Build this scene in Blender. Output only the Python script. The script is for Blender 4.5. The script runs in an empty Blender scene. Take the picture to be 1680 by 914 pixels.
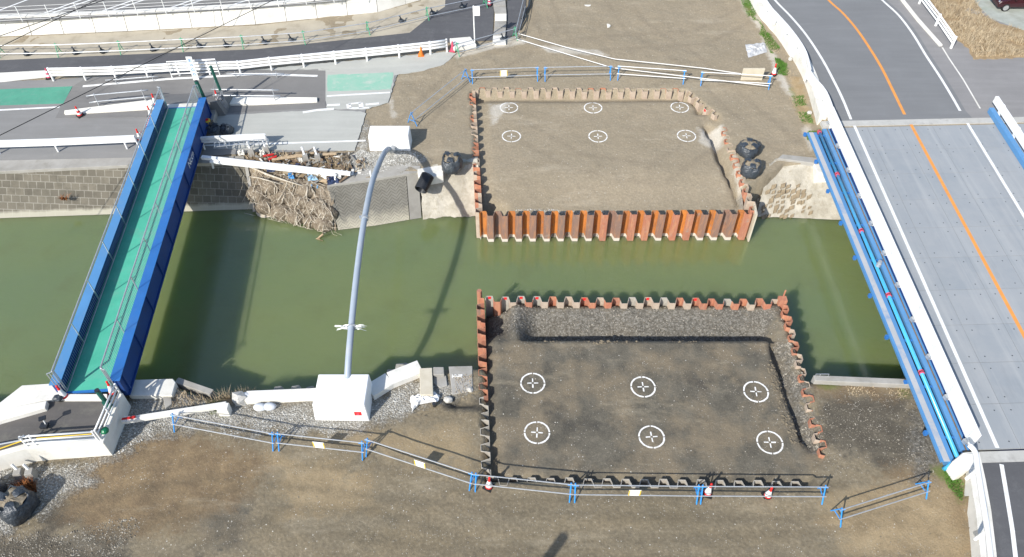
import bpy, bmesh, math, random
import numpy as np
from mathutils import Vector, Matrix
R = math.radians
random.seed(7)
rng = np.random.default_rng(11)
S = bpy.context.scene
C = S.collection

# ------------------------------------------------------------------ camera, sky, sun, exposure
cam = bpy.data.cameras.new('camera'); cam.sensor_width = 36; cam.lens = 27.386
cam.clip_start = 0.5; cam.clip_end = 2000
co = bpy.data.objects.new('camera', cam); C.objects.link(co)
co.location = (0, 0, 30); co.rotation_euler = (R(90 - 47.7), 0, 0)
S.camera = co
SAZ, SEL = R(37), R(36.5)
w = bpy.data.worlds.new('World'); S.world = w; w.use_nodes = True
bg = w.node_tree.nodes['Background']
sky = w.node_tree.nodes.new('ShaderNodeTexSky'); sky.sky_type = 'NISHITA'; sky.sun_disc = False
sky.sun_elevation = SEL; sky.sun_rotation = R(217)
w.node_tree.links.new(sky.outputs[0], bg.inputs[0]); bg.inputs[1].default_value = 0.14
sun = bpy.data.lights.new('sun', 'SUN'); sun.energy = 4.3; sun.angle = R(0.5); sun.color = (1, .965, .9)
so = bpy.data.objects.new('sun', sun); C.objects.link(so)
SD = Vector((math.sin(SAZ)*math.cos(SEL), math.cos(SAZ)*math.cos(SEL), -math.sin(SEL)))
so.rotation_euler = SD.to_track_quat('-Z', 'Y').to_euler(); so.location = (-30, -30, 60)
S.view_settings.view_transform = 'Standard'; S.view_settings.look = 'None'
S.view_settings.exposure = 0.5; S.view_settings.gamma = 1

# ------------------------------------------------------------------ materials
class G:
    def __init__(s, name):
        s.m = bpy.data.materials.new(name); s.m.use_nodes = True
        s.t = s.m.node_tree; s.n = s.t.nodes; s.b = s.n['Principled BSDF']
        s.geo = s.n.new('ShaderNodeNewGeometry')
    def link(s, a, b): s.t.links.new(a, b)
    def put(s, sock, v):
        if hasattr(v, 'is_output'): s.link(v, sock)
        elif isinstance(v, (tuple, list)) and len(v) == 3 and sock.type == 'RGBA': sock.default_value = (*v, 1)
        else: sock.default_value = v
    def map(s, scale=(1, 1, 1), uv=False):
        mp = s.n.new('ShaderNodeMapping'); mp.inputs['Scale'].default_value = scale
        if uv:
            tc = s.n.new('ShaderNodeTexCoord'); s.link(tc.outputs['UV'], mp.inputs[0])
        else: s.link(s.geo.outputs['Position'], mp.inputs[0])
        return mp.outputs[0]
    def noise(s, scale, detail=6, vec=None, rough=.55, dist=0):
        x = s.n.new('ShaderNodeTexNoise'); x.inputs['Scale'].default_value = scale
        x.inputs['Detail'].default_value = detail; x.inputs['Roughness'].default_value = rough
        x.inputs['Distortion'].default_value = dist
        s.link(vec or s.geo.outputs['Position'], x.inputs['Vector'])
        return x.outputs[0]
    def vor(s, scale, vec=None, feat='F1', out=0, rnd=1):
        x = s.n.new('ShaderNodeTexVoronoi'); x.feature = feat; x.inputs['Scale'].default_value = scale
        x.inputs['Randomness'].default_value = rnd
        s.link(vec or s.geo.outputs['Position'], x.inputs['Vector'])
        return x.outputs[out]
    def ramp(s, v, a, b, lo=0., hi=1.):
        x = s.n.new('ShaderNodeMapRange'); x.inputs[1].default_value = a; x.inputs[2].default_value = b
        x.inputs[3].default_value = lo; x.inputs[4].default_value = hi; s.put(x.inputs[0], v)
        return x.outputs[0]
    def math(s, op, a, b=0.):
        x = s.n.new('ShaderNodeMath'); x.operation = op; s.put(x.inputs[0], a); s.put(x.inputs[1], b)
        return x.outputs[0]
    def mix(s, f, a, b, mode='MIX'):
        x = s.n.new('ShaderNodeMix'); x.data_type = 'RGBA'; x.blend_type = mode
        s.put(x.inputs[0], f); s.put(x.inputs[6], a); s.put(x.inputs[7], b)
        return x.outputs[2]
    def attr(s, name):
        x = s.n.new('ShaderNodeAttribute'); x.attribute_name = name
        return x.outputs['Fac']
    def bump(s, h, strength=.3, dist=.02, nrm=None):
        x = s.n.new('ShaderNodeBump'); x.inputs['Strength'].default_value = strength
        x.inputs['Distance'].default_value = dist; s.link(h, x.inputs['Height'])
        if nrm: s.link(nrm, x.inputs['Normal'])
        return x.outputs[0]
    def sep(s, v):
        x = s.n.new('ShaderNodeSeparateXYZ'); s.link(v, x.inputs[0]); return x.outputs
    def rand(s):
        return s.n.new('ShaderNodeObjectInfo').outputs['Random']
    def done(s, col, rough=.85, nrm=None, metal=0., spec=.3):
        s.put(s.b.inputs['Base Color'], col); s.put(s.b.inputs['Roughness'], rough)
        s.b.inputs['Metallic'].default_value = metal; s.b.inputs['Specular IOR Level'].default_value = spec
        if nrm: s.link(nrm, s.b.inputs['Normal'])
        return s.m
def M(name, c1, c2=None, scale=2., rough=.7, bump=.0, bscale=30., metal=0., spec=.35, stain=None, sc=1.2, samt=.6, bd=.02):
    g = G(name); c2 = c2 or tuple(x*.82 for x in c1)
    col = g.mix(g.ramp(g.noise(scale, 8, rough=.65), .35, .65), c1, c2)
    if stain: col = g.mix(g.ramp(g.noise(sc, 9, rough=.7), .52, .68, 0, samt), col, stain)
    n = g.bump(g.noise(bscale, 5), bump, bd) if bump else None
    return g.done(col, rough, n, metal, spec)
WHITE = M('white_paint', (.8, .8, .79), (.72, .72, .7), 1.5, .45, stain=(.5, .47, .42), samt=.35)
WCONC = M('pale_concrete', (.72, .70, .65), (.62, .6, .54), .8, .9, .25, 25, stain=(.4, .38, .32), sc=.9, samt=.45)
CONC = M('grey_concrete', (.36, .345, .315), (.29, .275, .245), .9, .92, .3, 22, stain=(.2, .185, .15), sc=.8, samt=.5)
TANC = M('tan_concrete', (.43, .385, .30), (.36, .32, .25), .7, .93, .25, 20, stain=(.27, .235, .17), sc=.7, samt=.6)
DCONC = M('dark_concrete', (.2, .19, .165), (.14, .13, .11), 1.2, .92, .35, 18, stain=(.32, .3, .26), sc=2, samt=.5)
STEEL = M('galvanised_steel', (.52, .54, .56), (.42, .44, .46), 4, .4, metal=.55)
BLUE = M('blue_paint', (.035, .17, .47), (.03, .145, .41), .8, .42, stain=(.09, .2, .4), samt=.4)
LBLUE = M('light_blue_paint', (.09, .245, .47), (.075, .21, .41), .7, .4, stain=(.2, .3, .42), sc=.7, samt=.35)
DBLUE = M('darkened_blue_paint', (.018, .06, .22), (.014, .048, .18), .8, .45, stain=(.06, .05, .06), samt=.3)  # darker copy of the blue: footbridge web shade put into the colour
CYAN = M('bright_blue_pipe_paint', (.06, .36, .62), (.05, .31, .56), 1, .25, spec=.6)
GREEN = M('green_deck_coating', (.085, .43, .30), (.065, .37, .255), 1.1, .6, .12, 60, stain=(.15, .36, .28), sc=.9, samt=.65)
GREENP = M('green_paint', (.06, .36, .19), (.05, .3, .16), 2, .5)
DGREEN = M('dark_green_paint', (.015, .10, .075), None, 2, .4)
RED = M('red_plastic', (.72, .02, .015), (.6, .02, .02), 6, .5)
PINK = M('faded_red_plastic', (.62, .06, .12), (.55, .09, .14), 6, .5)
ORANGEP = M('orange_plastic', (.8, .2, .03), None, 6, .5)
YELLOW = M('yellow_paint', (.75, .52, .06), None, 4, .5)
BLACKP = M('black_plastic', (.018, .02, .024), (.03, .033, .038), 3, .38, .25, 14, spec=.5)
BLACKBAG = M('black_woven_plastic', (.022, .028, .036), (.05, .06, .072), 2.2, .34, 1., 5, spec=.55, bd=.09)
GREYBAG = M('grey_plastic_sack', (.27, .27, .28), (.2, .2, .2), 3, .4, .7, 9, bd=.04)
RUBBER = M('black_rubber', (.02, .02, .02), None, 3, .8)
WOOD = M('bleached_wood', (.5, .38, .24), (.36, .26, .16), 5, .8, .3, 30)
DWOOD = M('old_wood', (.2, .14, .09), (.13, .09, .06), 5, .85, .3, 30)
BLUEB = M('barrier_blue_paint', (.03, .27, .68), (.03, .24, .6), 3, .45)
JOINTC = M('joint_strip_concrete', (.47, .46, .43), (.4, .39, .36), 1.2, .85, .2, 25, stain=(.25, .24, .22), sc=1.5, samt=.5)
CREAM = M('cream_painted_concrete', (.8, .77, .69), (.74, .71, .63), 1.5, .8, stain=(.55, .52, .45), samt=.35)
LINE = M('white_road_paint', (.78, .78, .76), (.66, .66, .64), 2.5, .7, stain=(.45, .45, .44), sc=3, samt=.5)
OLINE = M('orange_road_paint', (.72, .30, .07), (.66, .26, .06), 2, .7, stain=(.4, .2, .1), sc=3, samt=.4)
LIME = M('white_lime', (.8, .8, .78), (.66, .64, .6), 9, .9, stain=(.3, .27, .21), sc=5, samt=.75)
ROPE = M('white_rope', (.8, .79, .76), None, 9, .8)
REDD = M('red_scrap', (.5, .02, .02), None, 5, .6)
CARP = M('dark_maroon_car_paint', (.035, .006, .010), (.03, .005, .009), 1, .16, spec=.7)
GLASS = M('dark_window_glass', (.012, .015, .018), None, 1, .06, spec=.8)
CHROME = M('bright_metal', (.75, .75, .76), None, 2, .2, metal=.8)
BLUETXT = M('blue_lettering', (.12, .32, .62), None, 4, .6)
TARP = M('blue_tarp', (.08, .3, .6), (.05, .2, .4), 6, .5, .6, 12)
NAVYTARP = M('navy_sheet', (.03, .05, .12), (.02, .03, .07), 4, .45, .6, 9)
BEIGE = M('beige_board', (.55, .5, .4), (.48, .43, .33), 2, .8)
CABLE = M('black_cable', (.02, .02, .022), None, 3, .6)
FIBRE = M('torn_white_fibre', (.6, .55, .46), (.34, .28, .2), 8, .9, .4, 40)
STRAWM = M('dead_straw', (.50, .41, .28), (.33, .255, .165), 1.6, .9)
REDSTRAW = M('red_brown_dead_leaves', (.28, .11, .035), (.16, .06, .025), 5, .9)
GRASSM = M('fresh_grass_blades', (.10, .22, .03), (.06, .15, .02), 2.5, .8)
STONE = M('stone', (.34, .325, .29), (.2, .19, .165), 6, .9, .3, 20)
PSTONE = M('pale_stone', (.55, .53, .49), (.36, .345, .31), 11, .9)

def asphalt(name, a, b, speck=.5, stain=None, samt=.4):
    g = G(name)
    col = g.mix(g.ramp(g.noise(.45, 9, rough=.62), .32, .68), a, b)
    streak = g.noise(1.0, 5, g.map((.25, 2.4, 1)))
    col = g.mix(g.ramp(streak, .45, .75, 0, .35), col, tuple(x*1.25 for x in a))
    if stain: col = g.mix(g.ramp(g.noise(.9, 9, rough=.72), .5, .66, 0, samt), col, stain)
    fine = g.noise(38, 3, rough=.8)
    col = g.mix(g.ramp(fine, .3, .7, 0, .5), col, tuple(x*.62 for x in a))
    crack = g.vor(.35, feat='DISTANCE_TO_EDGE')
    return g.done(col, .88, g.bump(fine, .25*speck, .02), 0, .25)
ASPH = asphalt('road_asphalt', (.21, .213, .215), (.175, .178, .18), stain=(.225, .225, .225), samt=.35)
ASPHL = asphalt('worn_asphalt', (.265, .26, .25), (.215, .21, .2), stain=(.31, .305, .295))
ASPHD = asphalt('fresh_dark_asphalt', (.115, .115, .12), (.085, .085, .09), stain=(.2, .2, .2), samt=.4)
ASPHM = asphalt('patch_asphalt', (.225, .218, .208), (.18, .174, .166))
ASPHP = asphalt('pale_side_asphalt', (.275, .266, .26), (.23, .222, .218))
ASPHW = asphalt('sunbleached_pavement', (.46, .46, .42), (.38, .38, .345), stain=(.54, .53, .49))
ASPHS = asphalt('stained_asphalt', (.14, .13, .122), (.085, .08, .075), stain=(.2, .19, .16), samt=.6)
GREENR = M('green_road_paint', (.09, .32, .22), (.08, .27, .19), .9, .8, .15, 60, stain=(.16, .3, .24), sc=3, samt=.5)
GREENW = M('worn_green_road_paint', (.22, .44, .33), (.30, .45, .36), .9, .8, .15, 60, stain=(.45, .48, .42), sc=1.4, samt=.8)
g = G('deck_plate_steel')
c = g.mix(g.rand(), (.265, .285, .30), (.30, .315, .325))
c = g.mix(g.ramp(g.noise(.8, 8, rough=.65), .4, .7, 0, .6), c, (.34, .345, .345))
c = g.mix(g.ramp(g.noise(2.2, 9, g.map((1, .12, 1)), rough=.7), .55, .75, 0, .4), c, (.19, .2, .21))
c = g.mix(g.ramp(g.noise(1.6, 6, g.map((1, .035, 1)), rough=.6), .5, .68, 0, .5), c, (.40, .405, .40))
PLATE = g.done(c, .6, g.bump(g.vor(14), .12, .01), 0, .35)

def pile_mat(name, a, b, streakc, dusty=(.42, .36, .28), damt=.0, band=True):
    g = G(name)
    st = g.noise(6, 6, g.map((1, 1, .18)), rough=.7)
    c = g.mix(g.rand(), a, b)
    c = g.mix(g.ramp(st, .46, .62, 0, .8), c, streakc)
    c = g.mix(g.ramp(g.noise(2.6, 8, rough=.75), .56, .66, 0, .65), c, (.30, .24, .2))
    if damt: c = g.mix(g.ramp(g.noise(4, 6), .3, .6, damt*.6, damt), c, dusty)
    if band:
        z = g.sep(g.geo.outputs['Position'])[2]
        zz = g.math('ADD', z, g.ramp(g.noise(3, 4), 0, 1, -.06, .06))
        c = g.mix(g.ramp(zz, -1.80, -1.76, 1, 0), c, (.58, .52, .45))
    return g.done(c, .8, g.bump(g.noise(18, 6), .35, .015), 0, .25)
PORANGE = pile_mat('orange_rusted_steel', (.53, .20, .045), (.40, .15, .045), (.25, .115, .06))
PBROWN = pile_mat('brown_rusted_steel', (.25, .145, .11), (.20, .14, .115), (.36, .18, .10))
PRED = pile_mat('red_rusted_steel', (.40, .11, .055), (.30, .09, .05), (.5, .2, .09), damt=.25, band=False)
PDUSTY = pile_mat('mud_dusted_steel', (.30, .2, .14), (.25, .18, .13), (.2, .12, .085), dusty=(.46, .38, .30), damt=.85, band=False)
PGREY = pile_mat('grey_muddy_steel', (.25, .2, .15), (.22, .19, .16), (.18, .15, .12), dusty=(.38, .355, .31), damt=1.0, band=False)
REDMARK = M('red_spray_paint', (.7, .02, .02), (.6, .03, .03), 9, .7)

# ground
def ground_mat():
    g = G('site_ground')
    P_ = g.geo.outputs['Position']
    big = g.noise(.22, 9, rough=.6); mid = g.noise(1.1, 10, rough=.7); fine = g.noise(7.5, 9, rough=.82)
    sm = g.noise(.55, 9, g.map((.35, 1.6, 1)), rough=.7)
    far = g.attr('far')
    a = g.mix(far, (.27, .215, .135), (.33, .272, .188)); b = g.mix(far, (.195, .158, .1), (.275, .228, .156))
    c = g.mix(g.ramp(big, .36, .64), a, b)
    c = g.mix(g.ramp(sm, .42, .68, 0, .55), c, g.mix(far, (.225, .197, .145), (.32, .272, .195)))
    c = g.mix(g.ramp(mid, .54, .66, 0, .6), c, g.mix(far, (.15, .125, .085), (.24, .198, .135)))
    c = g.mix(g.ramp(fine, .47, .36, 0, .5), c, g.mix(far, (.36, .31, .225), (.45, .385, .285)))
    grain = g.noise(15, 6, rough=.9)
    c = g.mix(g.ramp(fine, .42, .60, 0, .62), c, g.mix(far, (.12, .1, .07), (.235, .195, .137)))
    patch = g.noise(2.6, 10, rough=.78, dist=.4)
    c = g.mix(g.ramp(patch, .54, .62, 0, .42), c, g.mix(far, (.125, .108, .08), (.25, .21, .15)))
    c = g.mix(g.ramp(patch, .44, .36, 0, .40), c, g.mix(far, (.33, .28, .195), (.42, .355, .262)))
    def zone(name, amt=.5):
        z = g.math('ADD', g.attr(name), g.ramp(mid, .25, .75, -.42, .42))
        z = g.math('ADD', z, g.ramp(fine, .3, .7, -.18, .18))
        return g.ramp(z, .32, .72)
    pv = g.noise(.42, 8, rough=.65)
    dk = g.mix(g.ramp(mid, .35, .65), (.155, .138, .106), (.085, .077, .061))
    dk = g.mix(g.ramp(pv, .44, .6, 0, .8), dk, (.215, .172, .115))
    dk = g.mix(g.ramp(g.noise(.3, 9, rough=.7), .55, .66, 0, .75), dk, (.058, .054, .047))
    c = g.mix(zone('dark'), c, dk)
    c = g.mix(zone('wet'), c, g.mix(g.ramp(mid, .35, .65), (.125, .108, .08), (.075, .065, .05)))
    br = g.mix(g.ramp(mid, .35, .65), (.255, .185, .105), (.15, .108, .066))
    c = g.mix(zone('soil'), c, br)
    pl = g.mix(g.ramp(mid, .35, .65), (.56, .52, .45), (.42, .38, .31))
    c = g.mix(zone('pale'), c, pl)
    tn = g.mix(g.ramp(mid, .35, .65), (.37, .285, .17), (.27, .205, .12))
    c = g.mix(g.math('MULTIPLY', zone('tan'), .8), c, tn)
    tk = g.math('MULTIPLY', g.attr('track'), g.ramp(g.noise(5, 4), .3, .6, .25, 1))
    c = g.mix(g.math('MULTIPLY', tk, .38), c, g.mix(far, (.09, .075, .052), (.19, .155, .11)))
    # speckle: stones trodden into the dirt
    v1 = g.vor(13); vc = g.vor(13, out=1)
    bright = g.sep(vc)[0]
    sp = g.math('MULTIPLY', g.ramp(v1, .2, .32, 1, 0), g.ramp(bright, .70, .8))
    sp = g.math('MULTIPLY', sp, g.ramp(g.noise(.85, 8, rough=.7), .46, .6))
    c = g.mix(g.ramp(g.noise(.35, 9, g.map((.5, 1.7, 1)), rough=.7), .56, .68, 0, .5), c, g.mix(far, (.34, .29, .205), (.43, .37, .275)))
    c = g.mix(g.math('MULTIPLY', sp, .8), c, (.47, .44, .38))
    v2 = g.vor(7, out=1); sp2 = g.math('MULTIPLY', g.ramp(g.vor(7), .12, .2, 1, 0), g.ramp(g.sep(v2)[1], .93, .95))
    c = g.mix(sp2, c, (.6, .57, .5))
    # crushed stone
    gv = g.vor(13, out=1); gd = g.vor(13)
    gcol = g.mix(g.sep(gv)[0], (.27, .26, .23), (.55, .54, .5))
    gcol = g.mix(g.ramp(gd, .3, .6, 0, .6), gcol, (.17, .155, .125))
    gz = zone('gravel')
    c = g.mix(g.math('MULTIPLY', gz, g.ramp(g.noise(.8, 7), .3, .6, .55, 1)), c, gcol)
    dg = g.mix(g.sep(gv)[0], (.06, .056, .048), (.24, .23, .205)); dg = g.mix(g.ramp(gd, .3, .6, 0, .5), dg, (.075, .068, .056))
    c = g.mix(g.math('MULTIPLY', zone('darkgravel'), .85), c, dg)
    gg = g.mix(g.ramp(mid, .35, .65), (.10, .16, .03), (.16, .15, .06))
    c = g.mix(zone('grass'), c, gg)
    dry = g.mix(g.ramp(mid, .35, .65), (.42, .32, .19), (.30, .22, .12))
    c = g.mix(zone('dry'), c, dry)
    c = g.mix(g.ramp(grain, .34, .5, .42, 0), c, (.07, .06, .045))
    c = g.mix(g.ramp(grain, .56, .7, 0, .38), c, (.46, .42, .34))
    n = g.bump(mid, .6, .12); n = g.bump(tk, -.5, .05, n); n = g.bump(patch, .5, .05, n); n = g.bump(fine, .6, .035, n); n = g.bump(g.math('MULTIPLY', gd, gz), .9, .05, n)
    return g.done(c, .93, n, 0, .2)
GROUND = ground_mat()

def water_mat():
    g = G('turbid_canal_water')
    c = g.mix(g.ramp(g.noise(.12, 5, g.map((.6, 1, 1))), .35, .65), (.172, .204, .078), (.148, .192, .084))
    c = g.mix(g.ramp(g.noise(.5, 6, rough=.6), .5, .75, 0, .3), c, (.125, .135, .05))
    n = g.bump(g.noise(2.6, 5, g.map((1, 1.6, 1)), rough=.6), .17, .06)
    g.done(c, .08, n, 0, 1.0)
    g.b.inputs['IOR'].default_value = 1.45
    g.b.inputs['Subsurface Weight'].default_value = 1.0
    g.b.inputs['Subsurface Radius'].default_value = (.5, .55, .32)
    g.b.inputs['Subsurface Scale'].default_value = 5
    return g.m
WATER = water_mat()

def brick(name, c1, c2, mortar, sx, sy, bw=.5, rh=.25, msz=.02, streak=(.1, .1, .08)):
    g = G(name); uv = g.map((1, 1, 1), True)
    x = g.n.new('ShaderNodeTexBrick'); g.link(uv, x.inputs[0]); x.inputs['Scale'].default_value = 1
    x.inputs['Brick Width'].default_value = bw; x.inputs['Row Height'].default_value = rh
    x.inputs['Mortar Size'].default_value = msz; x.inputs['Bias'].default_value = 0
    g.put(x.inputs[1], c1); g.put(x.inputs[2], c2); g.put(x.inputs[3], mortar)
    c = g.mix(g.ramp(g.noise(1.2, 9, rough=.7), .45, .68, 0, .6), x.outputs[0], streak)
    c = g.mix(g.ramp(g.noise(7, 7, g.map((2, 2, .4)), rough=.7), .48, .7, 0, .5), c, tuple(v*.7 for v in c1))
    y = g.sep(g.geo.outputs['Position'])[2]
    c = g.mix(g.ramp(g.math('ADD', y, g.ramp(g.noise(2), 0, 1, -.1, .1)), -1.82, -1.68, .75, 0), c, (.42, .40, .32))
    n = g.bump(x.outputs['Fac'], -.7, .03); n = g.bump(g.noise(14, 6), .35, .02, n)
    return g.done(c, .93, n, 0, .2)
BLOCKW = brick('block_wall_stone', (.165, .148, .115), (.12, .108, .085), (.25, .235, .195), 1, 1, .5, .42, .022, streak=(.075, .068, .052))
def chevron():
    g = G('zigzag_cast_concrete'); u = g.sep(g.map((1, 1, 1), True))
    tri = g.math('ABSOLUTE', g.math('SUBTRACT', g.math('FRACT', g.math('MULTIPLY', u[0], 1.9)), .5))
    v = g.math('FRACT', g.math('ADD', g.math('MULTIPLY', u[1], 5.2), g.math('MULTIPLY', tri, 2.4)))
    groove = g.ramp(g.math('ABSOLUTE', g.math('SUBTRACT', v, .5)), .12, .26)
    c = g.mix(g.ramp(g.noise(1.1, 9, rough=.7), .35, .65), (.2, .19, .165), (.14, .132, .112))
    c = g.mix(g.ramp(groove, 0, 1, .25, 0), c, (.075, .07, .06))
    z = g.sep(g.geo.outputs['Position'])[2]
    c = g.mix(g.ramp(g.math('ADD', z, g.ramp(g.noise(2.5, 6), 0, 1, -.35, .35)), -1.95, -1.3, .8, 0), c, (.40, .37, .29))
    n = g.bump(groove, .55, .05); n = g.bump(g.noise(16, 6), .3, .02, n)
    return g.done(c, .93, n, 0, .2)
CHEV = chevron()
def spill():
    g = G('weathered_shotcrete')
    a = g.noise(.8, 9, rough=.65); b = g.noise(3.5, 9, rough=.7)
    c = g.mix(g.ramp(a, .35, .6), (.50, .465, .39), (.34, .31, .25))
    c = g.mix(g.ramp(b, .5, .7, 0, .7), c, (.27, .235, .17))
    n = g.bump(a, .6, .2); n = g.bump(b, .6, .06, n)
    return g.done(c, .93, n, 0, .2)
SPILL = spill()
def rooty():
    g = G('rotten_earth_and_roots')
    a = g.noise(2.4, 10, rough=.75, dist=.6); b = g.noise(9, 8, g.map((1.6, 1, .5)), rough=.75)
    c = g.mix(g.ramp(a, .38, .62), (.27, .22, .16), (.135, .105, .075))
    c = g.mix(g.ramp(b, .53, .62, 0, .85), c, (.50, .45, .36))
    n = g.bump(a, .9, .15); n = g.bump(b, .8, .05, n)
    return g.done(c, .95, n, 0, .15)
ROOTY = rooty()

# ------------------------------------------------------------------ mesh helpers
class MB:
    def __init__(s): s.v = []; s.f = []; s.mi = []; s.mats = []
    def add(s, vs, fs, mi=0):
        o = len(s.v); s.v += [tuple(x) for x in vs]
        for f in fs: s.f.append(tuple(i+o for i in f)); s.mi.append(mi)
        return s
    def box(s, c, d, rz=0, mi=0, taper=1.):
        x, y, z = d[0]/2, d[1]/2, d[2]/2; ca, sa = math.cos(rz), math.sin(rz); vs = []
        for sz in (-1, 1):
            k = taper if sz > 0 else 1
            for a, b in ((-1, -1), (1, -1), (1, 1), (-1, 1)):
                X, Y = a*x*k, b*y*k; vs.append((c[0]+X*ca-Y*sa, c[1]+X*sa+Y*ca, c[2]+sz*z))
        return s.add(vs, [(3, 2, 1, 0), (4, 5, 6, 7), (0, 1, 5, 4), (1, 2, 6, 5), (2, 3, 7, 6), (3, 0, 4, 7)], mi)
    def beam(s, p, q, wd, h, mi=0):              # box along a segment, top faces up
        p, q = Vector(p), Vector(q); d = (q-p).normalized()
        n = d.cross(Vector((0, 0, 1)))
        n = Vector((1, 0, 0)) if n.length < 1e-4 else n.normalized()
        u = n.cross(d).normalized(); n = n*(wd/2); u = u*(h/2)
        vs = [p-n-u, p+n-u, p+n+u, p-n+u, q-n-u, q+n-u, q+n+u, q-n+u]
        return s.add(vs, [(0, 1, 2, 3), (7, 6, 5, 4), (0, 4, 5, 1), (1, 5, 6, 2), (2, 6, 7, 3), (3, 7, 4, 0)], mi)
    def tube(s, pts, r, n=8, mi=0, caps=True):
        pts = [Vector(p) for p in pts]; rs = r if isinstance(r, (list, tuple)) else [r]*len(pts); vs = []; fs = []
        ref = None
        for i, p in enumerate(pts):
            d = (pts[min(i+1, len(pts)-1)] - pts[max(i-1, 0)]).normalized()
            if ref is None:
                ref = d.cross(Vector((0, 0, 1)))
                if ref.length < 1e-3: ref = Vector((1, 0, 0))
            a = (ref - d*ref.dot(d)).normalized(); ref = a; b = d.cross(a)
            for k in range(n):
                t = 2*math.pi*k/n; vs.append(p + a*(rs[i]*math.cos(t)) + b*(rs[i]*math.sin(t)))
        for i in range(len(pts)-1):
            for k in range(n):
                k2 = (k+1) % n; fs.append((i*n+k, (i+1)*n+k, (i+1)*n+k2, i*n+k2))
        if caps: fs.append(tuple(range(n))); fs.append(tuple((len(pts)-1)*n+k for k in reversed(range(n))))
        return s.add(vs, fs, mi)
    def lathe(s, c, prof, n=16, mi=0, jit=0.):   # prof: (r, z)
        vs = []; fs = []
        for r, z in prof:
            for k in range(n):
                t = 2*math.pi*k/n; rr = r*(1+random.uniform(-jit, jit))
                vs.append((c[0]+rr*math.cos(t), c[1]+rr*math.sin(t), c[2]+z))
        for i in range(len(prof)-1):
            for k in range(n):
                k2 = (k+1) % n; fs.append((i*n+k, i*n+k2, (i+1)*n+k2, (i+1)*n+k))
        fs.append(tuple(reversed(range(n)))); fs.append(tuple((len(prof)-1)*n+k for k in range(n)))
        return s.add(vs, fs, mi)
    def prism(s, poly, z0, z1, mi=0):
        a = sum(poly[i][0]*poly[(i+1) % len(poly)][1]-poly[(i+1) % len(poly)][0]*poly[i][1] for i in range(len(poly)))
        if a < 0: poly = poly[::-1]
        n = len(poly); zz0 = z0 if isinstance(z0, (list, tuple)) else [z0]*n; zz1 = z1 if isinstance(z1, (list, tuple)) else [z1]*n
        vs = [(p[0], p[1], z) for p, z in zip(poly, zz0)] + [(p[0], p[1], z) for p, z in zip(poly, zz1)]
        return s.add(vs, [tuple(reversed(range(n))), tuple(range(n, 2*n))] + [(i, (i+1) % n, n+(i+1) % n, n+i) for i in range(n)], mi)
    def ico(s, c, r, sub=1, sq=(1, 1, 1), jit=.25, mi=0):
        b = bmesh.new(); bmesh.ops.create_icosphere(b, subdivisions=sub, radius=1)
        vs = [];
        for v in b.verts:
            k = 1+random.uniform(-jit, jit); vs.append((c[0]+v.co.x*r*sq[0]*k, c[1]+v.co.y*r*sq[1]*k, c[2]+v.co.z*r*sq[2]*k))
        fs = [tuple(v.index for v in f.verts) for f in b.faces]; b.free()
        return s.add(vs, fs, mi)
    def mesh(s, name, mat, off=(0, 0, 0), bevel=0, smooth=False, uv=None):
        m = bpy.data.meshes.new(name)
        m.from_pydata([(v[0]-off[0], v[1]-off[1], v[2]-off[2]) for v in s.v], [], s.f)
        for x in (mat if isinstance(mat, (list, tuple)) else [mat]): m.materials.append(x)
        m.polygons.foreach_set('material_index', s.mi)
        if smooth: m.polygons.foreach_set('use_smooth', [True]*len(s.f))
        if uv:
            l = m.uv_layers.new(name='UVMap')
            for lp in m.loops: l.data[lp.index].uv = uv(Vector(s.v[lp.vertex_index]))
        if bevel:
            b = bmesh.new(); b.from_mesh(m)
            bmesh.ops.bevel(b, geom=b.edges[:], offset=bevel, segments=1, affect='EDGES', clamp_overlap=True)
            b.to_mesh(m); b.free()
        m.update(); return m
    def build(s, name, mat, parent=None, bevel=0, smooth=False, uv=None, at=None):
        if parent is not None:
            off = parent.location.copy(); q = parent.parent
            while q: off = off+q.location; q = q.parent
        elif at is not None: off = at
        else:
            xs = [v[0] for v in s.v]; ys = [v[1] for v in s.v]; zs = [v[2] for v in s.v]
            off = ((min(xs)+max(xs))/2, (min(ys)+max(ys))/2, min(zs))
        o = bpy.data.objects.new(name, s.mesh(name, mat, off, bevel, smooth, uv)); C.objects.link(o)
        if parent is not None: o.parent = parent
        else: o.location = off
        return o
def tag(o, label=None, cat=None, group=None, kind=None):
    if label: o['label'] = label
    if cat: o['category'] = cat
    if group: o['group'] = group
    if kind: o['kind'] = kind
    return o
def thing(name, label, cat, loc, group=None, rz=0):
    o = bpy.data.objects.new(name, None); o.empty_display_size = .2; C.objects.link(o)
    o.location = Vector(loc); o.rotation_euler = (0, 0, rz)
    return tag(o, label, cat, group)
def dup(o, loc, rz=0, label=None, scale=1.):
    c = o.copy(); C.objects.link(c); c.location = loc; c.rotation_euler = (0, 0, rz); c.scale = (scale,)*3
    if label: c['label'] = label
    for ch in list(o.children):
        d = ch.copy(); C.objects.link(d); d.parent = c
        for h in list(ch.children):
            e = h.copy(); C.objects.link(e); e.parent = d
    return c
ORD = ['first', 'second', 'third', 'fourth', 'fifth', 'sixth', 'seventh', 'eighth', 'ninth', 'tenth', 'eleventh', 'twelfth', 'thirteenth', 'fourteenth']
def lerp(a, b, t): return tuple(a[i]+(b[i]-a[i])*t for i in range(len(a)))

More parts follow.
